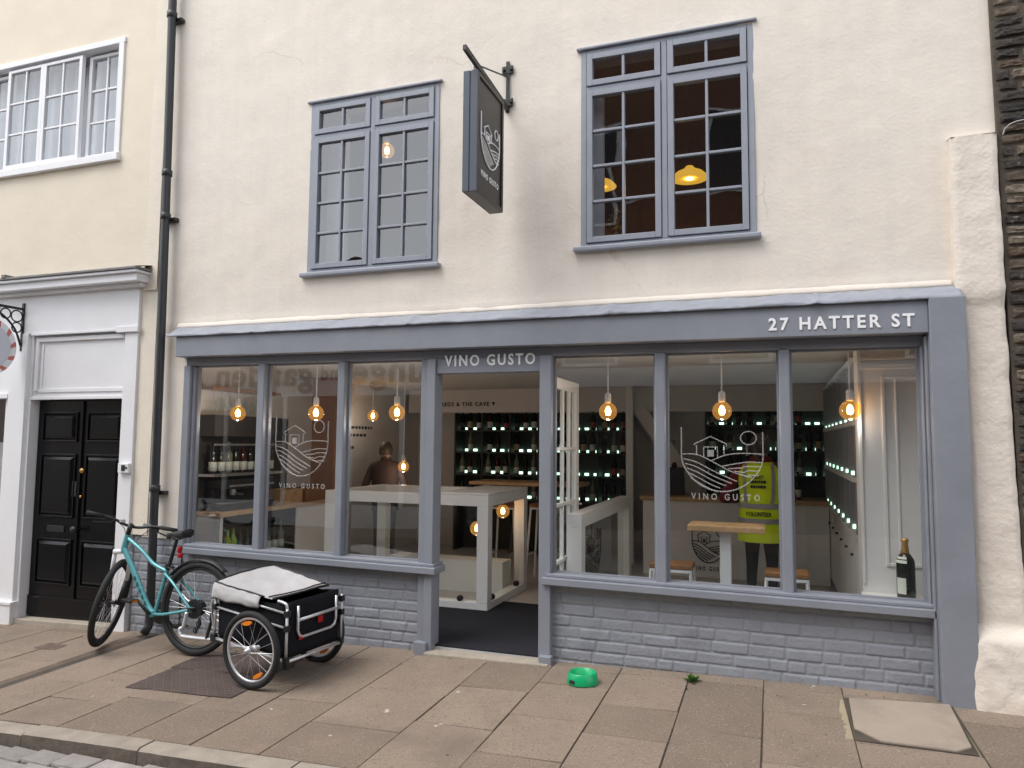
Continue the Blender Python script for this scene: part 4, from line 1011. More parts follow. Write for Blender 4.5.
# ================================================================ DRAINPIPE, PIER, RIGHT NEIGHBOUR
t = thing('drainpipe', 'dark iron drainpipe running down between the buff and cream walls', 'pipe', (-5.14, -.08, 0))
b = MB(); pr = .036
pts = [(-5.165, -.085, 7.2), (-5.150, -.085, 5.5), (-5.118, -.085, 3.6), (-5.105, -.085, 2.6), (-5.097, -.085, 1.6), (-5.09, -.085, .6), (-5.085, -.085, .05), (-5.083, -.10, -.06), (-5.082, -.145, -.105)]
b.tube(pts, pr, n=14); b.build('pipe', PIPE, t, smooth=True)
for zz, xx in ((3.95, -5.122), (3.55, -5.117), (1.12, -5.094), (5.45, -5.15)):
    b = MB(); b.lathe([(pr+.002, -.03), (pr+.009, -.026), (pr+.009, .026), (pr+.002, .03)], (xx, -.085, zz), 14); b.build('collar', PIPE, t, smooth=True)
for zz, xx in ((5.42, -5.15), (3.53, -5.117), (1.08, -5.094)):
    b = MB(); b.box(xx-.075, xx+.075, -.05, -.004, zz-.016, zz+.016); b.lathe([(.010, -.06), (.010, -.048)], (xx+.062, 0, zz), 8, axis='y'); b.build('bracket', PIPE, t)

t = thing('rendered_pier', 'thick cream rendered pier with swollen base at the right of the shopfront', 'pier', (1.2, 0, 0))
b = MB()
def pier_prof(z):   # left edge, right edge, front
    if z < .43: k = .025*noise.noise((0, 0, z*6)); return (1.075-.024*(z/.43)+k*.5, 1.46, -.165+.02*(z/.43))
    if z < .52: f = (z-.43)/.09; f = f*f*(3-2*f); return (1.051+(1.118-1.051)*f, 1.46+(1.37-1.46)*f, -.145+.083*f)
    if z < 2.40: return (1.118-.012*(z-.5), 1.368-.026*(z-.5), -.062)
    if z < 2.50: f = (z-2.4)/.1; return (1.095-.03*f, 1.32, -.062-.022*math.sin(f*PI/2))
    return (1.065, 1.322-.008*(z-2.5), -.084)
def pier(u, v):
    z = -.03+3.48*v; l, r_, fy = pier_prof(z)
    z += 0
    if u < .15: x = l; y = .03+(fy-.03)*(u/.15)
    elif u < .85: x = l+(r_-l)*(u-.15)/.7; y = fy
    else: x = r_; y = fy+(.03-fy)*((u-.85)/.15)
    k = .006*noise.noise((x*4, y*4, z*4))+.006*noise.noise((x*13, y*13, z*13))*(1.8 if z < .5 else .6)
    e = min(1, min(abs(u-.15), abs(u-.85))/.08); y += (1-e)*.012*(1 if .05 < u < .95 else 0)
    return (x+k, y-k, z)
b.grid(pier, 40, 140); b.poly([(1.065, -.084, 3.45), (1.32, -.084, 3.45), (1.32, .03, 3.47), (1.065, .03, 3.47)])
b.build('pier', RENDER_ROUGH, t, smooth=True)

t = thing('flint_house', 'dark flint and brick house wall at the right edge', 'building', (2.5, 0, 0))
b = MB(); r = random.Random(5); tl = b.bm.verts.layers.float_color.new('tint'); z = -.05; k = 0
while z < 7:
    hgt = r.uniform(.058, .082); x = 1.325+.052*(1-min(z, 4.4)/4.4)+r.uniform(-.008, .008)
    while x < 4.0:
        l = r.uniform(.07, .22); cols_ = r.choice([(.055, .046, .040), (.085, .066, .05), (.12, .092, .068), (.035, .031, .03), (.11, .076, .055), (.17, .14, .105), (.05, .042, .038)])
        n0 = len(b.bm.verts); yo = r.uniform(-.022, .004)
        b.bm.verts.ensure_lookup_table()
        def fl(u, v, x=x, z=z, l=l, hgt=hgt, yo=yo):
            bulge = (1-abs(2*u-1)**7)*(1-abs(2*v-1)**7)
            ex = .006*noise.noise((x*9+u*3, z*9+v*3, 2)); ez = .006*noise.noise((x*9+u*3, z*9+v*3, 8))
            return (x+.006+(l-.012)*u+ex, -.03+yo*.6*bulge-.014*bulge+.012*noise.noise(((x+u*l)*30, z*30+v*3, 3))*bulge, z+.005+(hgt-.010)*v+ez)
        b.grid(fl, 8, 6)
        b.bm.verts.ensure_lookup_table()
        for q in range(n0, len(b.bm.verts)): b.bm.verts[q][tl] = (*cols_, 1)
        x += l
    z += hgt; k += 1
wl = b.build('wall', [FLINT], t, auto=28)
b = MB(); b.prism([(1.372, -.1), (4.2, -.1), (4.2, 7), (1.31, 7), (1.315, 4.4)], -.034, .1); b.box(1.40, 4.2, .1, 6, -.1, 7); b.build('mortar_bed', MORTAR, t)
b = MB(); b.tube(curve([(1.345, -.075, 3.43), (1.36, -.085, 3.47), (1.42, -.09, 3.50), (1.6, -.09, 3.51)], 6), .004, n=6); b.build('cable', mat('pale_cable', (.45, .44, .42), .6), t, smooth=True)

# ================================================================ LEFT NEIGHBOUR
nb = thing('neighbour_building', 'buff rendered building with white door surround and black panelled door', 'building', (-7, 0, 0))
NW = (-9.2, -5.80, 4.215, 5.345)
b = MB(); holed_sheet(b, -12, -5.385, 3.05, 7.6, [NW], lambda x, z: wave(x, z, .8, 9)-.01); b.build('wall', NBWALL, nb, smooth=True)
b = MB(); holed_boxes(b, -12, -5.33, 2.5, 7.6, [NW], .05, .25); b.box(-12, -5.33, .25, 5, 7.4, 7.6); b.box(-12, -11.8, .1, 5, -.3, 7.4); b.box(-5.42, -5.33, .25, 5, -.3, 7.4); b.box(-12, -5.4, 4.8, 5, -.3, 7.4); b.build('inner_wall', INGREY, nb)
b = MB(); holed_sheet(b, -5.388, -5.235, 2.9, 7.6, [], lambda x, z: wave(x, z, .5, 2)-.03); holed_sheet(b, -5.42, -5.235, .70, 2.95, [], lambda x, z: wave(x, z, .5, 2)-.015); b.box(-5.39, -5.385, -.03, .05, 3.0, 7.6); b.build('edge_strip', NBPALE, nb, smooth=False)
# cornice
b = MB(); b.box(-12, -5.36, -.10, .1, 2.93, 2.965); b.box(-12, -5.33, -.17, .1, 2.965, 3.035); b.box(-12, -5.31, -.20, .1, 3.035, 3.062); b.build('cornice', WHITE, nb, bevel=.006)
b = MB(); b.hexa(-12, -5.30, -.215, .06, 3.064, 3.064, 3.085, 3.085); b.poly([(-12, -.21, 3.086), (-5.3, -.21, 3.086), (-5.3, -.02, 3.13), (-12, -.02, 3.13)]); b.box(-6.98, -6.93, -.222, -.05, 3.08, 3.115); b.build('lead_capping', OLDLEAD, nb, bevel=.004)
b = MB(); b.box(-12, -5.42, -.045, .10, 2.56, 2.93); b.build('frieze', WHITE, nb)
# door surround: pilasters, panel, architrave
b = MB(); b.box(-5.575, -5.42, -.04, .10, g(-5.5)-.03, 2.56); b.box(-5.66, -5.40, -.065, -.04, 2.52, 2.575); b.box(-7.02, -6.79, -.055, .10, g(-7), 2.56); b.box(-7.04, -6.775, -.085, .10, g(-7)-.02, g(-7)+.185); b.box(-7.05, -6.76, -.095, .10, g(-7)+.185, g(-7)+.215)
b.box(-6.79, -6.755, -.02, .18, g(-6.8), 2.56); b.box(-6.755, -5.66, -.055, -.03, 2.535, 2.56)
b.box(-6.72, -5.60, -.025, .0, 2.475, 2.515); b.box(-6.72, -6.68, -.025, .0, 2.0, 2.475); b.build('door_surround', WHITE, nb, bevel=.004)
b = MB(); b.box(-6.755, -5.575, .0, .10, 1.925, 2.54); b.box(-6.755, -5.575, -.02, .0, 1.915, 1.945); b.box(-6.68, -5.60, -.012, 0, 1.985, 2.02); b.box(-6.655, -6.63, -.010, 0, 2.02, 2.45); b.build('over_door_panel', WHITE, nb, bevel=.003)
# black door
b = MB(); dxa, dxb, dz0, dz1, dy = -6.752, -5.578, g(-6.2)+.045, 1.912, .075
b.box(dxa, dxb, dy, dy+.05, dz0, dz1)
xm = (dxa+dxb)/2
def panel(xa, xb, za, zb):
    b.box(xa, xb, dy-.016, dy, za, za+.016); b.box(xa, xb, dy-.016, dy, zb-.016, zb); b.box(xa, xa+.016, dy-.016, dy, za+.016, zb-.016); b.box(xb-.016, xb, dy-.016, dy, za+.016, zb-.016)
    i = .055; f0 = [(xa+.02, dy-.001, za+.02), (xb-.02, dy-.001, za+.02), (xb-.02, dy-.001, zb-.02), (xa+.02, dy-.001, zb-.02)]; f1 = [(xa+i, dy-.024, za+i), (xb-i, dy-.024, za+i), (xb-i, dy-.024, zb-i), (xa+i, dy-.024, zb-i)]
    b.poly(f1)
    for q in range(4): b.poly([f0[q], f0[(q+1) % 4], f1[(q+1) % 4], f1[q]])
for (xa, xb) in ((dxa+.075, xm-.06), (xm+.065, dxb-.075)):
    panel(xa, xb, 1.515, 1.80); panel(xa, xb, .80, 1.40); panel(xa, xb, .17, .60)
b.box(xm-.012, xm+.012, dy-.018, dy, dz0+.02, dz1-.01)
b.box(dxa+.01, dxb-.01, dy-.02, dy, dz0, dz0+.19)
dr = b.build('door', BLACKD, nb, bevel=.003)
text('26', mat('door_number', (.05, .05, .05), .3, metal=.5), dr, dxa+.19, dxa+.25, 1.455, .04, dy-.002) if False else None
b = MB(); b.lathe([(.022, -.006), (.026, -.018), (.012, -.026)], (xm+.03, dy, 1.245), 14, axis='y'); b.lathe([(.014, -.004), (.014, -.012)], (xm+.02, dy, 1.0), 10, axis='y'); b.build('lock', FOIL, dr, smooth=True)
b = MB(); b.lathe([(.012, -.005), (.014, -.045), (.032, -.055), (.036, -.075), (.02, -.09)], (xm+.03, dy, .70), 14, axis='y'); b.build('handle', IRON, dr, smooth=True)
b = MB(); b.box(xm-.09, xm-.03, dy-.012, dy, 1.0, 1.14); b.build('lock_case', IRON, dr, bevel=.003); b = MB(); b.box(dxa+.2, dxa+.42, dy-.008, dy, .66, .72); b.build('letter_plate', IRON, dr, bevel=.003)
b = MB(); b.hexa(-6.78, -5.575, -.05, .13, -.35, -.35, g(-6.78)+.05, g(-5.57)+.045); b.build('door_step', STEP, nb, bevel=.008)
b = MB(); b.box(-5.545, -5.425, -.075, -.042, 1.245, 1.33); b.build('intercom', WHITE, nb, bevel=.004)
b = MB(); b.box(-5.50, -5.46, -.079, -.075, 1.262, 1.315); b.box(-5.452, -5.435, -.079, -.075, 1.28, 1.3); b.build('intercom_keypad', BLACKP, nb)
# shop window of the neighbour
b = MB(); b.box(-12, -7.02, -.04, .1, g(-8)-.1, .30); b.box(-12, -7.02, -.075, .1, .26, .31); b.box(-12, -7.02, -.03, .1, 1.98, 2.56); b.box(-12, -7.02, -.06, .1, 1.93, 1.98); b.box(-7.09, -7.02, -.02, .1, .31, 1.93); b.build('shopfront', WHITE, nb, bevel=.004)
b = MB(); b.poly([(-12, .05, .31), (-7.09, .05, .31), (-7.09, .05, 1.93), (-12, .05, 1.93)]); b.build('shop_window', PANE, nb)
b = MB(); b.box(-12, -6.85, 1.6, 1.65, -.1, 2.5); b.box(-6.88, -6.83, .12, 1.6, -.1, 2.5); b.box(-12, -6.83, .12, 1.6, 2.5, 2.52); b.box(-12, -6.83, .12, 1.6, -.12, -.1); b.build('shop_interior', mat('salon_red', (.16, .06, .05), .7, var=.2), nb)
b = MB(); b.box(-7.45, -7.10, .12, .14, .75, 1.5); b.box(-7.9, -7.5, .12, .14, 1.0, 1.7); b.build('window_poster', mat('poster_grey', (.42, .40, .42), .6, var=.3, vscale=14), nb)
# neighbour's upper window
b = MB(); nx0, nx1, nz0, nz1 = NW
b.box(nx0, nx1+.03, -.03, .08, nz1-.005, nz1+.05); b.box(nx0, nx1+.03, -.06, .08, nz0-.04, nz0+.03); b.box(nx1-.045, nx1+.02, -.03, .08, nz0+.03, nz1-.005); b.build('window_frame', WHITE, nb, bevel=.004)
def sashes(xa, xb, y, cols_, rows):
    s = MB(); sw = .04
    s.box(xa, xa+sw, y-.02, y+.02, nz0+.03, nz1-.03); s.box(xb-sw, xb, y-.02, y+.02, nz0+.03, nz1-.03); s.box(xa+sw, xb-sw, y-.02, y+.02, nz0+.03, nz0+.095); s.box(xa+sw, xb-sw, y-.02, y+.02, nz1-.06, nz1-.03)
    gx0, gx1, gz0, gz1 = xa+sw, xb-sw, nz0+.095, nz1-.06
    for k in range(1, cols_): xx = gx0+(gx1-gx0)*k/cols_; s.box(xx-.010, xx+.010, y-.013, y+.013, gz0, gz1)
    for k in range(1, rows):
        zz = gz0+(gz1-gz0)*k/rows
        for q in range(cols_): s.box(gx0+(gx1-gx0)*q/cols_+(.010 if q else 0), gx0+(gx1-gx0)*(q+1)/cols_-(.010 if q < cols_-1 else 0), y-.012, y+.012, zz-.010, zz+.010)
    so_ = s.build('sash_window', WHITE, nb, bevel=.003)
    p = MB()
    for q in range(cols_):
        for k in range(rows):
            t1, t2 = rnd.uniform(-.003, .003), rnd.uniform(-.003, .003); a0, a1 = gx0+(gx1-gx0)*q/cols_, gx0+(gx1-gx0)*(q+1)/cols_; c0, c1 = gz0+(gz1-gz0)*k/rows, gz0+(gz1-gz0)*(k+1)/rows
            p.poly([(a0, y-t1-t2, c0), (a1, y+t1-t2, c0), (a1, y+t1+t2, c1), (a0, y-t1+t2, c1)])
    p.build('pane', PANEUP, so_)
sashes(-6.31, -5.845, .07, 2, 3); sashes(-6.86, -6.335, .01, 2, 3); sashes(-7.36, -6.86, .01, 2, 3); sashes(-7.87, -7.37, .07, 2, 3); sashes(-8.5, -7.9, .01, 2, 3); sashes(-9.2, -8.55, .01, 2, 3)
b = MB()
def curt(u, v): return (-9.2+3.4*u, .20+.02*math.sin(u*140), nz0+(nz1-nz0)*v)
b.grid(curt, 240, 2); b.build('curtain', CURTAIN, nb, smooth=True)
b = MB(); b.poly([(-12, -.2, 7.6), (-5.3, -.2, 7.6), (-5.3, 3, 9.6), (-12, 3, 9.6)]); b.poly([(-12, 5, 7.6), (-5.3, 5, 7.6), (-5.3, 3, 9.6), (-12, 3, 9.6)]); b.build('roof', ROOF, nb)

# iron bracket with round sign
t = thing('round_sign', 'round white sign with red striped rim hanging from a black iron bracket', 'sign', (-6.88, -.06, 2.6))
bx = -6.88
b = MB(); b.box(bx-.014, bx+.014, -.058, -.046, 2.39, 2.86); b.box(bx-.012, bx+.012, -.56, -.05, 2.79, 2.812); b.tube(curve([(bx, -.06, 2.44), (bx, -.13, 2.60), (bx, -.26, 2.72), (bx, -.42, 2.785)], 6), .010)
for (yy, zz, rr) in ((-.115, 2.725, .055), (-.225, 2.735, .048), (-.11, 2.615, .048)): b.torus((bx, yy, zz), rr, .007, 24, 6, axis='x')
b.build('bracket', IRON, t)
b = MB(); cz, cyy, rd = 2.40, -.385, .272
b.lathe([(rd, -.018), (rd, .018)], (bx, cyy, cz), 40, axis='x'); bo = b.build('board', mat('sign_grey_white', (.62, .64, .70), .4), t)
b = MB(); b2 = MB()
for k in range(36):
    a0, a1 = 2*PI*k/36, 2*PI*(k+1)/36; q = b if k % 3 == 0 else b2
    tw = .10
    q.poly([(bx+.0195, cyy+rd*.80*math.cos(a0), cz+rd*.80*math.sin(a0)), (bx+.0195, cyy+rd*.80*math.cos(a1), cz+rd*.80*math.sin(a1)), (bx+.0195, cyy+rd*math.cos(a1+tw), cz+rd*math.sin(a1+tw)), (bx+.0195, cyy+rd*math.cos(a0+tw), cz+rd*math.sin(a0+tw))])
b.build('red_stripes', mat('stripe_red', (.55, .16, .13), .4), bo); b2.build('white_rim', WHITE, bo)
b = MB(); b.tube([(bx, cyy-.1, cz+rd*.92), (bx, cyy-.1, 2.79)], .005); b.tube([(bx, cyy+.1, cz+rd*.92), (bx, cyy+.1, 2.79)], .005); b.build('chain', IRON, t)

# ================================================================ STREET DETAILS
t = MB()
def plate(x0, x1, y0, y1):
    zt = lambda x, y: g(x, y)+.004
    t.mi = 0; t.grid(lambda u, v: (x0+(x1-x0)*u, y0+(y1-y0)*v, zt(x0+(x1-x0)*u, y0+(y1-y0)*v)), 4, 4)
    nx, ny = int((x1-x0)/.035), int((y1-y0)/.035)
    for i in range(nx):
        for j in range(ny):
            cx, cy_ = x0+(i+.5)*(x1-x0)/nx, y0+(j+.5)*(y1-y0)/ny; a = PI/4 if (i+j) % 2 else -PI/4
            ux, uy = .015*math.cos(a), .015*math.sin(a); wx, wy = -.0045*math.sin(a), .0045*math.cos(a); zz = zt(cx, cy_)+.004
            t.mi = 1; t.poly([(cx-ux-wx, cy_-uy-wy, zz), (cx+ux-wx, cy_+uy-wy, zz), (cx+ux+wx, cy_+uy+wy, zz), (cx-ux+wx, cy_-uy+wy, zz)])
plate(-4.13, -3.255, -1.215, -.80); plate(-4.16, -3.30, -.79, -.38)
tag(t.build('iron_cover', [PLATE, mat('worn_iron_tread', (.20, .165, .15), .5, metal=.4)]), 'rusty chequered iron cover plates in the pavement under the bicycle trailer', 'cover')
b = MB(); b.grid(lambda u, v: (-5.152+.15*u, -1.845+1.70*v, g(-5.08, -1.845+1.7*v)-.002-.010*math.sin(u*PI)), 6, 20); b.build
tag(b.build('drain_channel', CHANNEL, smooth=True), 'rusty iron drain channel crossing the pavement from pipe to kerb', 'drain')
b = MB(); b.box(-5.75, -5.52, -.62, -.47, g(-5.6, -.55)-.02, g(-5.6, -.55)+.004); tag(b.build('stopcock_cover', CHANNEL, bevel=.003), 'small rusty cover in the pavement by the front wheel', 'cover')
b = MB()
top = [(.40, -.20), (.385, -.66), (.50, -.80), (.84, -.815), (.915, -.745), (.94, -.14)]
va = [b.bm.verts.new((x, y, g(x, y)+.016)) for x, y in top]; vb_ = [b.bm.verts.new((x, y, g(x, y)-.03)) for x, y in top]
b._f(va)
for q in range(6): b._f([vb_[q], vb_[(q+1) % 6], va[(q+1) % 6], va[q]])
b.mi = 1; b.poly([(.378, -.815, g(.4, -.8)+.004), (.93, -.825, g(.9, -.8)+.004), (.95, -.13, g(.95, -.1)+.004), (.378, -.18, g(.37, -.1)+.004)])
tag(b.build('stone_cover', [STONE, JOINT], bevel=.006), 'pale stone access slab with chipped corners at the right of the shopfront', 'slab')
b = MB()
for k in range(13):
    y = -.22-.045*k; wd = rnd.uniform(.02, .045); b.hexa(.372-wd, .37, y-.05, y+.002, g(.35, y)-.01, g(.35, y)-.01, g(.35, y)+.004+rnd.random()*.005, g(.37, y)+.007)
tag(b.build('mortar_strip', mat('yellow_mortar', (.36, .30, .205), .9, bump=.004, bscale=60), bevel=.006), 'ragged yellowish mortar strip along the stone access slab', 'mortar')
# green bowl
bc = (-1.187, -.36); z0 = g(*bc)+.0035
b = MB(); b.lathe([(.102, 0), (.104, .006), (.090, .062), (.085, .068), (.080, .064), (.066, .022), (.02, .018)], (bc[0], bc[1], z0), 40)
bw = b.build('pet_bowl', GREENB, smooth=True, auto=60); tag(bw, 'green plastic pet bowl on the pavement below the brick front', 'bowl')
b = MB()
def slot(u, v):
    a = R(228)+R(26)*u; zz = .010+.022*v; rr = .1045-.2*(zz-.006)+.0012; return (bc[0]+rr*math.cos(a), bc[1]+rr*math.sin(a), z0+zz)
b.grid(slot, 8, 2); bm_ = b.build('bowl_slot', BLACKP, bw, local=True); bw_z = None
# weeds
def weed(x, y, n, s, label):
    t = MB()
    for k in range(n):
        a = rnd.random()*6.28; el = rnd.uniform(.3, 1.3); L_ = s*rnd.uniform(.5, 1); d_ = Vector((math.cos(a)*math.cos(el), math.sin(a)*math.cos(el), math.sin(el))); p0 = Vector((x+rnd.uniform(-.2, .2)*s, y+rnd.uniform(-.15, .15)*s, g(x, y)))
        sd = d_.cross(Vector((0, 0, 1))).normalized()*L_*.22; pm = p0+d_*L_*.6
        t.poly([p0, pm+sd, p0+d_*L_-Vector((0, 0, L_*.15)), pm-sd])
    tag(t.build('weed', LEAF), label, 'weed')
weed(-.515, -.145, 46, .07, 'small leafy green weed growing at the foot of the brick front')
weed(-.535, -.30, 8, .02, 'tiny green sprout in the slab joint below the leafy weed')

b = MB()
for k in range(260):
    x = rnd.uniform(-2.4, 1.0) if k % 2 else rnd.uniform(-8, 3); y = -.06-abs(rnd.gauss(0, .10)) if k % 3 else rnd.uniform(-1.8, -.05)
    r_ = rnd.uniform(.0015, .0045); c = Vector((x, y, g(x, y)+.003)); a = rnd.random()*6.28
    b.obox(c, (r_*math.cos(a), r_*math.sin(a), 0), (-r_*.7*math.sin(a), r_*.7*math.cos(a), 0), (0, 0, r_*.5))
o = b.build('grit', mat('street_grit', (.30, .25, .20), .9, island=.6)); o['kind'] = 'stuff'; tag(o, 'loose grit and crumbs scattered over the pavement', 'grit')
# ================================================================ BICYCLE
def spoked(b, c, rim_r, hub_w, n, sr=.0013, axis='y'):
    for k in range(n):
        a = 2*PI*k/n; s = 1 if k % 2 else -1; ah = a+(.5 if (k//2) % 2 else -.5)
        hub = Vector((.022*math.cos(ah), s*hub_w, .022*math.sin(ah))); rim = Vector((rim_r*math.cos(a), 0, rim_r*math.sin(a)))
        b.tube([Vector(c)+hub, Vector(c)+rim], sr, n=4, cap=False)
def wheel(parent, c, Rr, tr, name='wheel', n=28, rimm=BLACKP, hubw=.035, xf=None, reflect=False, rimr=.012, spokem=CHROME):
    def fin(b, nm, m_, par, smooth=True):
        if xf is not None: bmesh.ops.transform(b.bm, matrix=xf, verts=b.bm.verts)
        return b.build(nm, m_, par, smooth=smooth, local=True)
    b = MB(); b.lathe([(.012, -hubw-.02), (.012, -hubw), (.027, -hubw), (.027, -hubw+.006), (.016, -hubw+.01), (.016, hubw-.01), (.027, hubw-.006), (.027, hubw), (.012, hubw), (.012, hubw+.02)], c, 14, axis='y')
    wh = fin(b, name, BLACKP if rimm is BLACKP else ALU, parent)
    b = MB(); b.torus(c, Rr-tr, tr, 64, 12, sq=.95); fin(b, 'tyre', RUBBER, wh)
    b = MB(); b.torus(c, Rr-2*tr-.004, rimr, 64, 8, sq=.9); fin(b, 'rim', rimm, wh)
    b = MB(); spoked(b, c, Rr-2*tr-.008, hubw, n); fin(b, 'spokes', spokem, wh, False)
    if reflect:
        for a in (R(100), R(-62)):
            b = MB(); rm = Rr-2*tr-.035; p = Vector(c)+Vector((rm*math.cos(a), -.012, rm*math.sin(a))); tg = Vector((-math.sin(a), 0, math.cos(a)))
            nn = 10; pts = [p+tg*.042*math.cos(2*PI*i/nn)+Vector((math.cos(a), 0, math.sin(a)))*.014*math.sin(2*PI*i/nn) for i in range(nn)]
            va = [b.bm.verts.new(q+Vector((0, -.006, 0))) for q in pts]; vb2 = [b.bm.verts.new(q+Vector((0, .006, 0))) for q in pts]
            b._f(va); b._f(vb2[::-1])
            for i in range(nn): b._f([va[i], va[(i+1) % nn], vb2[(i+1) % nn], vb2[i]])
            fin(b, 'reflector', ORANGE, wh, False)
    return wh
RW = .352
yb = -.515; xb = -4.195
bike = thing('bicycle', 'teal bicycle leaning on the drainpipe with its front wheel turned to the wall', 'bicycle', (xb, yb, g(xb, yb)+.003), None, (R(-5.0), R(-2.2), PI))
# local frame: +x forward, -y is the wall side after the half turn, +z up. Camera side is +y.
bike.rotation_euler = Euler((R(4.2), R(2.0), PI), 'XYZ')
HT = Vector((.762, 0, .885)); HBm = Vector((.792, 0, .765)); BB = Vector((.415, 0, .292)); ST = Vector((.318, 0, .650)); RH = Vector((0, 0, RW))
b = MB()
b.tube([HT+Vector((-.003, 0, .012)), HBm-Vector((-.004, 0, .012))], .024, n=14)
b.tube(curve([HBm+Vector((-.012, 0, .018)), (.66, 0, .60), (.52, 0, .38), (.445, 0, .302), BB], 6), [.0235]*13+[.023]*12, n=14)
b.tube(curve([HT+Vector((-.014, 0, -.02)), (.60, 0, .775), (.47, 0, .675), ST+Vector((.01, 0, -.03))], 6), .0152, n=12)
b.tube([BB, ST], .0165, n=12)
b.lathe([(.024, -.042), (.024, .042)], BB, 14, axis='y')
for s in (-1, 1):
    b.tube(curve([ST+Vector((.012, s*.012, -.05)), (.20, s*.05, .53), (.06, s*.068, .405), RH+Vector((.012, s*.07, .008))], 5), .0105, n=10)
    b.tube(curve([BB+Vector((-.02, s*.03, 0)), (.28, s*.055, .300), (.1, s*.068, .33), RH+Vector((.01, s*.07, -.004))], 5), .0115, n=10)
    b.box(-.014, .018, s*.07-.004, s*.07+.004, RW-.022, RW+.018)
fr = b.build('frame', TEAL, bike, smooth=True, local=True, auto=60)
b = MB(); 
for k in range(5): b.box(.615-.031*k, .632-.031*k, .0275, .0285, .545-.047*k, .575-.047*k)
b.build('frame_marking', mat('dark_teal_mark', (.03, .12, .135), .35), fr, local=True)
wheel(bike, RH, RW, .026, n=32, rimm=BLACKP)
# steering assembly turned towards the wall
ax = (HT-HBm).normalized(); ang = R(-61)
XF = Matrix.Translation(HBm) @ Matrix.Rotation(ang, 4, ax) @ Matrix.Translation(-HBm)
FH = HBm - ax*.425 + Vector((.030, 0, .012)); FH.z = RW+.004
b = MB(); 
for s in (-1, 1): b.tube([HBm-ax*.02+Vector((.012, s*.062, -.01)), FH+Vector((0, s*.062, .18))], .017, n=10)
crown = [HBm-ax*.005+Vector((.004, -.072, -.015)), HBm-ax*.0+Vector((0, 0, .0)), HBm-ax*.005+Vector((.004, .072, -.015))]
b.tube(crown, .021, n=10)
bmesh.ops.transform(b.bm, matrix=XF, verts=b.bm.verts); fk = b.build('fork', WHITE, bike, smooth=True, local=True)
b = MB()
for s in (-1, 1): b.tube([FH+Vector((0, s*.062, .22)), FH+Vector((0, s*.062, -.01))], .021, n=10)
b.tube(curve([FH+Vector((-.02, -.062, .24)), FH+Vector((-.06, 0, .30)), FH+Vector((-.02, .062, .24))], 5), .012)
bmesh.ops.transform(b.bm, matrix=XF, verts=b.bm.verts); b.build('lower_legs', BLACKP, fk, smooth=True, local=True)
wheel(bike, FH, RW, .026, n=32, rimm=BLACKP, xf=XF)
SM = HT+ax*.075
b = MB(); b.tube([HT+ax*.005, SM+ax*.03], .019, n=10); b.tube([SM, SM+Vector((.055, 0, .012))], .017, n=10)
bmesh.ops.transform(b.bm, matrix=XF, verts=b.bm.verts); b.build('stem', BLACKP, bike, smooth=True, local=True)
BC = SM+Vector((.055, 0, .012))
b = MB(); b.tube(curve([BC+Vector((-.045, -.35, .035)), BC+Vector((-.02, -.17, .03)), BC+Vector((0, -.05, 0)), BC+Vector((0, .05, 0)), BC+Vector((-.02, .17, .03)), BC+Vector((-.045, .35, .035))], 5), .012, n=10)
bmesh.ops.transform(b.bm, matrix=XF, verts=b.bm.verts); hbar = b.build('handlebar', BLACKP, bike, smooth=True, local=True)
for s in (-1, 1):
    b = MB(); b.tube([BC+Vector((-.033, s*.225, .033)), BC+Vector((-.047, s*.36, .036))], .017, n=10); bmesh.ops.transform(b.bm, matrix=XF, verts=b.bm.verts); b.build('grip', RUBBER, hbar, smooth=True, local=True)
    b = MB(); b.tube(curve([BC+Vector((-.01, s*.16, .02)), BC+Vector((.03, s*.18, .0)), BC+Vector((.01, s*.27, -.02)), BC+Vector((-.0, s*.31, -.025))], 4), .006, n=6); b.obox(BC+Vector((-.005, s*.19, .01)), (.018, 0, 0), (0, .02, 0), (0, 0, .014)); bmesh.ops.transform(b.bm, matrix=XF, verts=b.bm.verts); b.build('brake_lever', BLACKP, hbar, local=True)
b = MB(); b.lathe([(.022, 0), (.024, .02), (.012, .03)], BC+Vector((-.01, .085, .012)), 12); b.obox(BC+Vector((.02, -.10, .03)), (.03, 0, .004), (0, .022, 0), (-.002, 0, .014)); bmesh.ops.transform(b.bm, matrix=XF, verts=b.bm.verts); b.build('bell', ALU, hbar, smooth=False, local=True)
b = MB()
for s, dd in ((.03, .02), (-.04, .03)):
    pts = [BC+Vector((0, s*4, .01)), BC+Vector((.06, s*2.4, -.03)), BC+Vector((.07, s, -.12)), HBm+Vector((.03, s*.7, .03))]
    b.tube(curve(pts, 6), .0028, n=5)
bmesh.ops.transform(b.bm, matrix=XF, verts=b.bm.verts); b.build('cables', BLACKP, hbar, smooth=True, local=True)
# saddle
b = MB()
def sad(u, v):
    a = 2*PI*u; x = .135-.225*v; w_ = .018+.052*max(0, (v-.3)/.7)**1.3 if v > .3 else .018+.004*v; w_ *= (1 if .02 < v < .97 else .5)
    return Vector((.215+x, w_*math.cos(a), .895+.035*v+ (.022 if math.sin(a) > 0 else -.026-.02*v)*abs(math.sin(a))**.6))
b.grid(sad, 20, 16); bmesh.ops.remove_doubles(b.bm, verts=b.bm.verts, dist=1e-5); bmesh.ops.holes_fill(b.bm, edges=b.bm.edges, sides=40); b.build('saddle', BLACKP, bike, smooth=True, local=True)
b = MB(); b.tube([ST-Vector((0, 0, .02)), Vector((.243, 0, .885))], .0145, n=10); b.box(.225, .27, -.02, .02, .865, .888)
for s in (-1, 1): b.tube([(.31, s*.012, .893), (.22, s*.02, .872), (.12, s*.028, .905)], .004, n=6)
b.build('seat_post', BLACKP, bike, smooth=False, local=True)
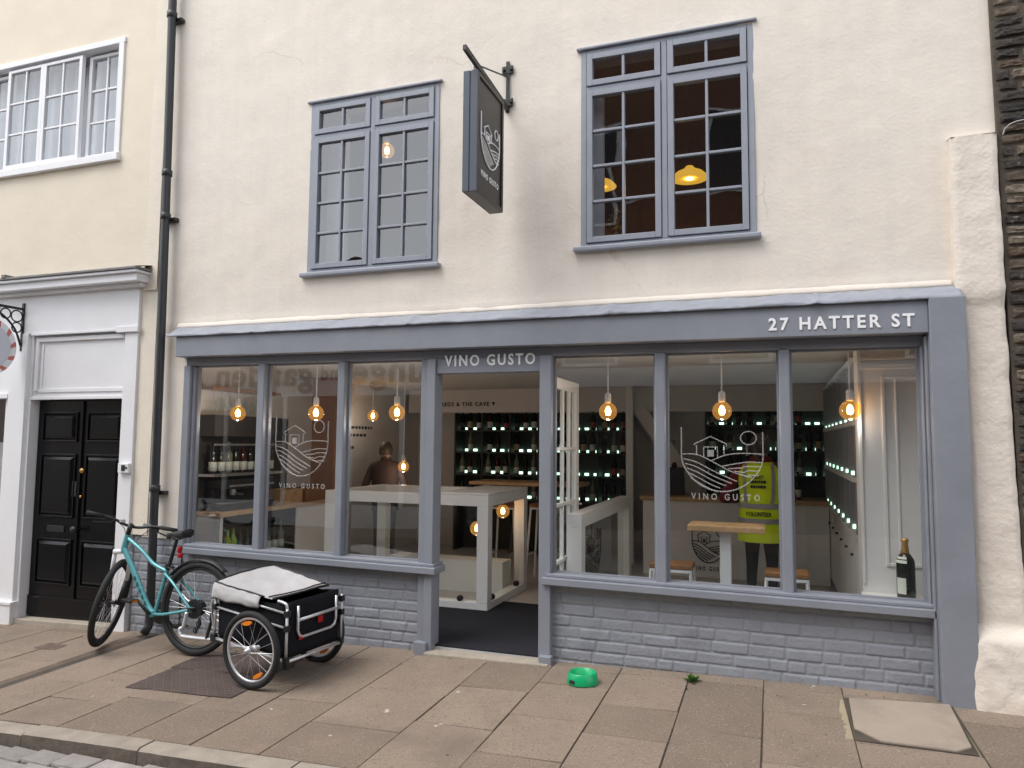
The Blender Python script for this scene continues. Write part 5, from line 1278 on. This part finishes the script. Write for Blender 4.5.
b = MB(); b.lathe([(.019, -.02), (.024, -.018), (.024, .018), (.019, .02)], ST+Vector((-.002, 0, .006)), 12); b.tube([ST+Vector((-.02, .02, .0)), ST+Vector((-.085, .03, -.01))], .006); b.build('seat_clamp', BLACKP, fr, local=True)
b = MB(); b.obox((.212, 0, .79), (.013, 0, .004), (0, .017, 0), (-.006, 0, .024)); b.build('rear_light', RED, bike, local=True, bevel=.006)
b = MB(); b.obox((.195, .012, .745), (.018, 0, .003), (0, .015, 0), (-.003, 0, .017)); b.build('rear_light', RED, bike, local=True, bevel=.006)
# rear mudguard
b = MB()
def mud(u, v):
    a = R(148)-R(96)*u; rr = RW+.016+.012*u; yy = (v-.5)*.058; return Vector((-rr*math.cos(PI-a) if False else rr*math.cos(a)*-1, yy, RW+rr*math.sin(a)-.010*abs(2*v-1)**2))
b.grid(lambda u, v: Vector((-(RW+.018+.012*u)*math.cos(R(42)+R(88)*(1-u)) * -1 if False else (RW+.018+.01*u)*math.cos(R(40)+R(92)*u), (v-.5)*.06, RW+(RW+.018+.01*u)*math.sin(R(40)+R(92)*u)-.012*abs(2*v-1)**2)), 24, 6)
b.tube([(.285, 0, .665), (.262, .0, .645)], .01); b.build('mudguard', BLACKP, bike, smooth=True, local=True, solid=.003)
# drivetrain
b = MB(); b.lathe([(.03, -.054), (.085, -.052), (.088, -.048), (.03, -.046)], BB, 28, axis='y'); b.build('chainring', IRON, bike, smooth=False, local=True)
b = MB()
for k, rr in enumerate((.060, .053, .046, .038, .030, .024)): b.lathe([(.012, -.026-.005*k), (rr, -.0265-.005*k), (rr, -.0295-.005*k), (.012, -.030-.005*k)], RH, 24, axis='y')
b.lathe([(.07, .035), (.075, .037), (.07, .039)], RH, 24, axis='y'); b.build('cassette', IRON, bike, local=True)
b = MB(); b.tube([BB+Vector((0, -.05, .085)), RH+Vector((0, -.045, .045))], .004, n=5); b.tube([BB+Vector((0, -.05, -.085)), (.05, -.045, .185), (.02, -.045, .20)], .004, n=5); b.tube([RH+Vector((.01, -.05, -.02)), (.015, -.05, .22), (.045, -.05, .165)], .012, n=6); b.torus((.022, -.047, .225), .02, .005, 16, 6); b.torus((.048, -.047, .175), .02, .005, 16, 6); b.build('chain', IRON, bike, local=True)
for s, an in ((1, R(42)), (-1, R(222))):
    e = BB+Vector((.165*math.cos(an), s*.075, .165*math.sin(an)))
    b = MB(); b.tube([BB+Vector((0, s*.055, 0)), e], [.014, .011], n=8); ck = b.build('crank', BLACKP, bike, smooth=True, local=True)
    b = MB(); b.obox(e+Vector((0, s*.06, 0)), (.048, 0, .006), (0, .045, 0), (-.002, 0, .011)); pd = b.build('pedal', BLACKP, ck, local=True, bevel=.004)
    b = MB(); 
    for q in (-1, 1): b.obox(e+Vector((q*.049, s*.06, q*.006)), (.003, 0, 0), (0, .03, 0), (0, 0, .006))
    b.build('reflector', ORANGE, pd, local=True)
b = MB(); b.box(-.02, .02, .074, .084, RW-.012, RW+.012); b.build('hitch', BLACKP, bike, local=True)

# ================================================================ TRAILER
tx, ty = -3.215, -.74; tz = g(tx, -1.04)+.004
tr = thing('bicycle_trailer', 'black cargo trailer with white canvas cover hitched behind the teal bicycle', 'trailer', (tx, ty, tz), None, (0, 0, R(-6.5)))
hubz = tz+.262
TR = .249; wheel_c = [(.0, -.305, TR), (.0, .335, TR)]
XW = Matrix.Rotation(R(-4), 4, 'Z')
for i, c in enumerate(wheel_c): wheel(tr, Vector(c), TR, .0215, n=18, rimm=ALU, hubw=.03, reflect=True, rimr=.011, spokem=ALU)
b = MB(); b.tube([(0, -.27, TR), (0, .30, TR)], .016, n=10); b.build('axle', ALU, tr, smooth=True, local=True)
# body: x from front (-.365) to rear (.262); y from -.24 to .29; tipped up at the front
x0, x1, ya, yc = -.375, .235, -.235, .275
def bz(x): return .262+.0-(x+.10)*.115-.02     # floor height
def tzp(x): return bz(x)+.335
b = MB()
def side(pts): b.poly(pts)
P0 = lambda x, y, top: Vector((x, y, tzp(x)-.012 if top else bz(x)))
e = .006
rise = lambda x: .035*max(0, (x-(x1-.16))/.16)
b.poly([P0(x0, ya, 0), P0(x1, ya, 0), P0(x1, yc, 0), P0(x0, yc, 0)])
nseg = 10
for (pa, pb_) in (((x0, ya), (x1, ya)), ((x1, ya), (x1, yc)), ((x1, yc), (x0, yc)), ((x0, yc), (x0, ya))):
    out = Vector((pb_[1]-pa[1], -(pb_[0]-pa[0]), 0)).normalized()
    def fb(u, v, pa=pa, pb_=pb_, out=out):
        x = pa[0]+(pb_[0]-pa[0])*u; y = pa[1]+(pb_[1]-pa[1])*u
        bul = .010*math.sin(u*PI)*math.sin(v*PI)+.004*noise.noise((x*9, y*9, v*4))*min(1, 8*u*(1-u))
        return Vector((x, y, bz(x)+(tzp(x)-.012+rise(x)-bz(x))*v))+out*bul
    b.grid(fb, 12, 8)
bk = b.build('basket', FABRIC, tr, smooth=True, local=True, solid=.006)
# frame tubes
b = MB(); r_ = .0095; o_ = .018
cor = {(sx, sy): None for sx in (0, 1) for sy in (0, 1)}
def cpt(sx, sy, f):   # f 0 floor .. 1 top
    x = (x0-o_) if sx == 0 else (x1+o_); y = (ya-o_) if sy == 0 else (yc+o_); return Vector((x, y, bz(x)+(tzp(x)-bz(x))*f))
for sx in (0, 1):
    for sy in (0, 1): b.tube([cpt(sx, sy, -.06), cpt(sx, sy, .97)], r_, n=8)
for f in (.60, .88):
    for sy in (0, 1): b.tube([cpt(0, sy, f), cpt(1, sy, f)], r_*.85, n=8)
for sx in (0, 1): b.tube([cpt(sx, 0, -.04), cpt(sx, 1, -.04)], r_*1.1, n=8)
for sy in (0, 1): b.tube([cpt(0, sy, -.03), cpt(1, sy, -.03)], r_*1.1, n=8)
# rounded rear hoop and rear handle
def hoop(xo, w0, w1, f0, f1, rad):
    pts = []
    A, B_ = w0, w1; X = x1+xo
    zz = lambda f: bz(x1)+(tzp(x1)-bz(x1))*f
    pts = [(X, A, zz(f1)), (X, A, zz(f0)+rad), (X, A+rad*.3, zz(f0)+rad*.3), (X, A+rad, zz(f0)), (X, B_-rad, zz(f0)), (X, B_-rad*.3, zz(f0)+rad*.3), (X, B_, zz(f0)+rad), (X, B_, zz(f1))]
    b.tube(pts, r_, n=8)
hoop(.032, ya+.07, yc-.06, .36, .98, .05)
b.tube([(x1+.032, ya+.07, bz(x1)+.335*.70), (x1+.032, yc-.02, bz(x1)+.335*.72)], r_*1.15, n=8)
b.tube(curve([(x1+.018, ya-.018, tzp(x1)-.03), (x1+.012, ya-.018, tzp(x1)+.012), (x1-.02, ya-.015, tzp(x1)+.025), (x1-.07, ya-.01, tzp(x1)+.03)], 5), r_, n=8)
b.tube(curve([(x0-.02, ya-.018, tzp(x0)-.07), (x0-.075, ya, tzp(x0)-.13), (x0-.075, ya+.03, bz(x0)+.03), (x0-.02, ya+.03, bz(x0)-.01)], 5), r_*.8, n=8)
b.build('frame', ALU, tr, smooth=True, local=True)
b = MB()
for sx in (0, 1):
    for sy in (0, 1):
        for f in (0, .6, .88): b = MB(); p = cpt(sx, sy, f); b.obox(p, (.017, 0, 0), (0, .017, 0), (0, 0, .020)); b.build('corner_joint', BLACKP, tr, local=True, bevel=.004)
b = MB(); b.obox((x1+.034, .05, bz(x1)+.335*.60), (.004, 0, 0), (0, .024, 0), (0, 0, .022)); b.build('reflector', RED, tr, local=True)
b = MB(); b.obox((x1+.034, ya+.10, bz(x1)+.335*.36), (.004, 0, 0), (0, .02, 0), (0, 0, .013)); b.build('reflector', RED, tr, local=True)
b = MB(); b.box(x1-.02, x1+.02, ya-.01, ya+.07, bz(x1)-.07, bz(x1)-.02); b.build('bumper', BLACKP, tr, local=True, bevel=.006)
# canvas cover: slopes and sags, front flap over the near rail
def cov(u, v):     # u front->rear, v near->far
    x = x0-.03+(x1-x0-.075)*u; y = ya-.022+(yc-ya+.044)*v
    zz = tzp(x)+.028+.034*(v**1.2)*(1-u)*1.0-.038*math.sin(u*PI)*math.sin(v*PI)+.016*math.sin(v*PI)*(1-u)+.005*noise.noise((x*12, y*8, 1))+.004*math.sin((x*.8+y)*38+3*noise.noise((x*5,y*5,0)))*math.sin(u*PI)*noise.noise((x*4, y*4, 6))
    zz -= .004*u*u
    return Vector((x, y, zz))
b = MB(); b.grid(cov, 44, 36)
def flap(u, v):    # near side drop, deeper at the front
    p = cov(u, 0); d_ = (.105-.035*u)*v; return p+Vector((0, -.022*math.sin(v*2.2)-.006*noise.noise((u*9, v*3, 4)), -d_+.010*math.sin(u*17)*v*.4))
b.grid(lambda u, v: flap(u*.80, v), 20, 8)
def fflap(u, v):
    p = cov(0, u); return p+Vector((-.022*math.sin(v*2.2), 0, -.10*v))
b.grid(fflap, 14, 6)
bmesh.ops.remove_doubles(b.bm, verts=b.bm.verts, dist=1e-4)
cv = b.build('cover', COVERM, tr, smooth=True, local=True, solid=.004)
b = MB()
up_ = Vector((0, 0, .004))
b.tube([cov(0, i/14)+up_ for i in range(15)], .0065, n=6); b.tube([cov(i/14, 1)+up_ for i in range(15)], .0065, n=6); b.tube([cov(i/14, 0)+up_ for i in range(13)], .0055, n=6); b.tube([cov(1, i/14)+up_ for i in range(15)], .008, n=6)
b.tube([flap(i/14*.8, 1) for i in range(15)], .005, n=6)
b.tube([cov(.93, i/14)+Vector((0, 0, .01)) for i in range(15)], .005, n=6)
b.build('piping', BLACKP, cv, smooth=True, local=True)
# tow bar from bicycle axle: down, back, to the trailer front
b = MB()
_v = Matrix.Rotation(R(6.5), 2) @ Vector((xb-tx, yb-.10-ty)); hx, hy = _v.x, _v.y
z_ = lambda z: z-tz
pts = [(hx+.005, hy, g(xb, yb)+RW-tz), (hx-.0, hy-.02, g(xb, yb)+RW-.10-tz), (hx-.02, hy-.035, .20), (hx-.005, hy-.04, .165), (hx+.05, hy-.045, .155), (hx+.40, hy-.08, .185), (x0-.01, ya+.04, bz(x0)-.02)]
b.tube(curve(pts, 5), .0145, n=10); b.build('tow_bar', ALU, tr, smooth=True, local=True)
b = MB(); b.obox((x0-.05, ya+.045, bz(x0)-.03), (.055, 0, -.004), (0, .022, 0), (0, 0, .022)); b.tube([(hx+.30, hy-.07, .18), (hx+.34, hy-.07, .30), (hx+.33, hy-.06, .36)], .012); b.build('coupling', BLACKP, tr, local=True)

# ================================================================ BUILDINGS ACROSS THE STREET (seen mirrored in the glass)
op = thing('opposite_building', 'pale building across the street with a grey shop fascia, mirrored in the windows', 'building', (-9, -8.5, 0))
gz = g(-9, -1.9)
b = MB(); b.box(-20, -5.4, -13, -8.5, gz-.5, 5.2); b.build('wall', OPPW, op)
b = MB(); b.box(-13.4, -5.6, -8.5, -8.36, 2.50, 3.45); fs = b.build('fascia', OPPF, op)
text('lounge', DECALB, fs, -6.0, -8.5, 2.95, .74, -8.355, plane='back', space=1.1); text('and', DECALB, fs, -8.75, -9.40, 3.0, .32, -8.355, plane='back', space=1.1); text('garden', DECALB, fs, -9.6, -12.15, 2.93, .74, -8.355, plane='back', space=1.1)
b = MB(); b.box(-13.3, -5.7, -8.5, -8.40, gz, 2.45)
b.build('shop_window', OPPD, op)
b = MB()
for k in range(6): b.box(-13.4+k*1.52, -13.3+k*1.52, -8.40, -8.34, gz, 2.5)
b.box(-13.4, -5.6, -8.40, -8.30, gz, gz+.5); b.build('shopfront', OPPF, op)
for x in (-12, -9.6, -7.2):
    b = MB(); b.box(x-.5, x+.5, -8.5, -8.47, 3.7, 4.9); w_ = b.build('window', WHITE, op); b = MB(); b.box(x-.44, x+.44, -8.47, -8.46, 3.76, 4.84); b.build('pane', OPPD, w_)
b = MB(); b.prism([(-20, 5.2), (-5.3, 5.2), (-5.3, 5.3), (-20, 5.3)], -13, -8.3); b.build('roof', ROOF, op)
op2 = thing('opposite_building', 'tall brick building across the street, mirrored in the right upper casement', 'building', (0, -8.5, 0))
b = MB(); b.box(-5.39, 9, -14, -8.5, gz-.5, 4.9); b.box(-4.8, 1.2, -14, -8.502, 4.9, 9.9); b.build('wall', OPPB, op2)
for x, z in ((-3.2, 3.0), (-.6, 3.0), (2.6, 3.0), (-3.1, 6.0), (-.6, 6.0)):
    for z in (z,):
        b = MB(); b.box(x-.55, x+.55, -8.5, -8.46, z, z+1.6); w_ = b.build('window', WHITE, op2); b = MB(); b.box(x-.48, x+.48, -8.46, -8.45, z+.07, z+1.53); b.build('pane', OPPD, w_)
b = MB(); b.box(-5.2, 5, -8.5, -8.42, gz, 2.6); b.build('shop_window', OPPD, op2)
b = MB(); b.box(-5.3, 5.1, -8.5, -8.36, 2.6, 2.95); b.build('fascia', WHITE, op2)
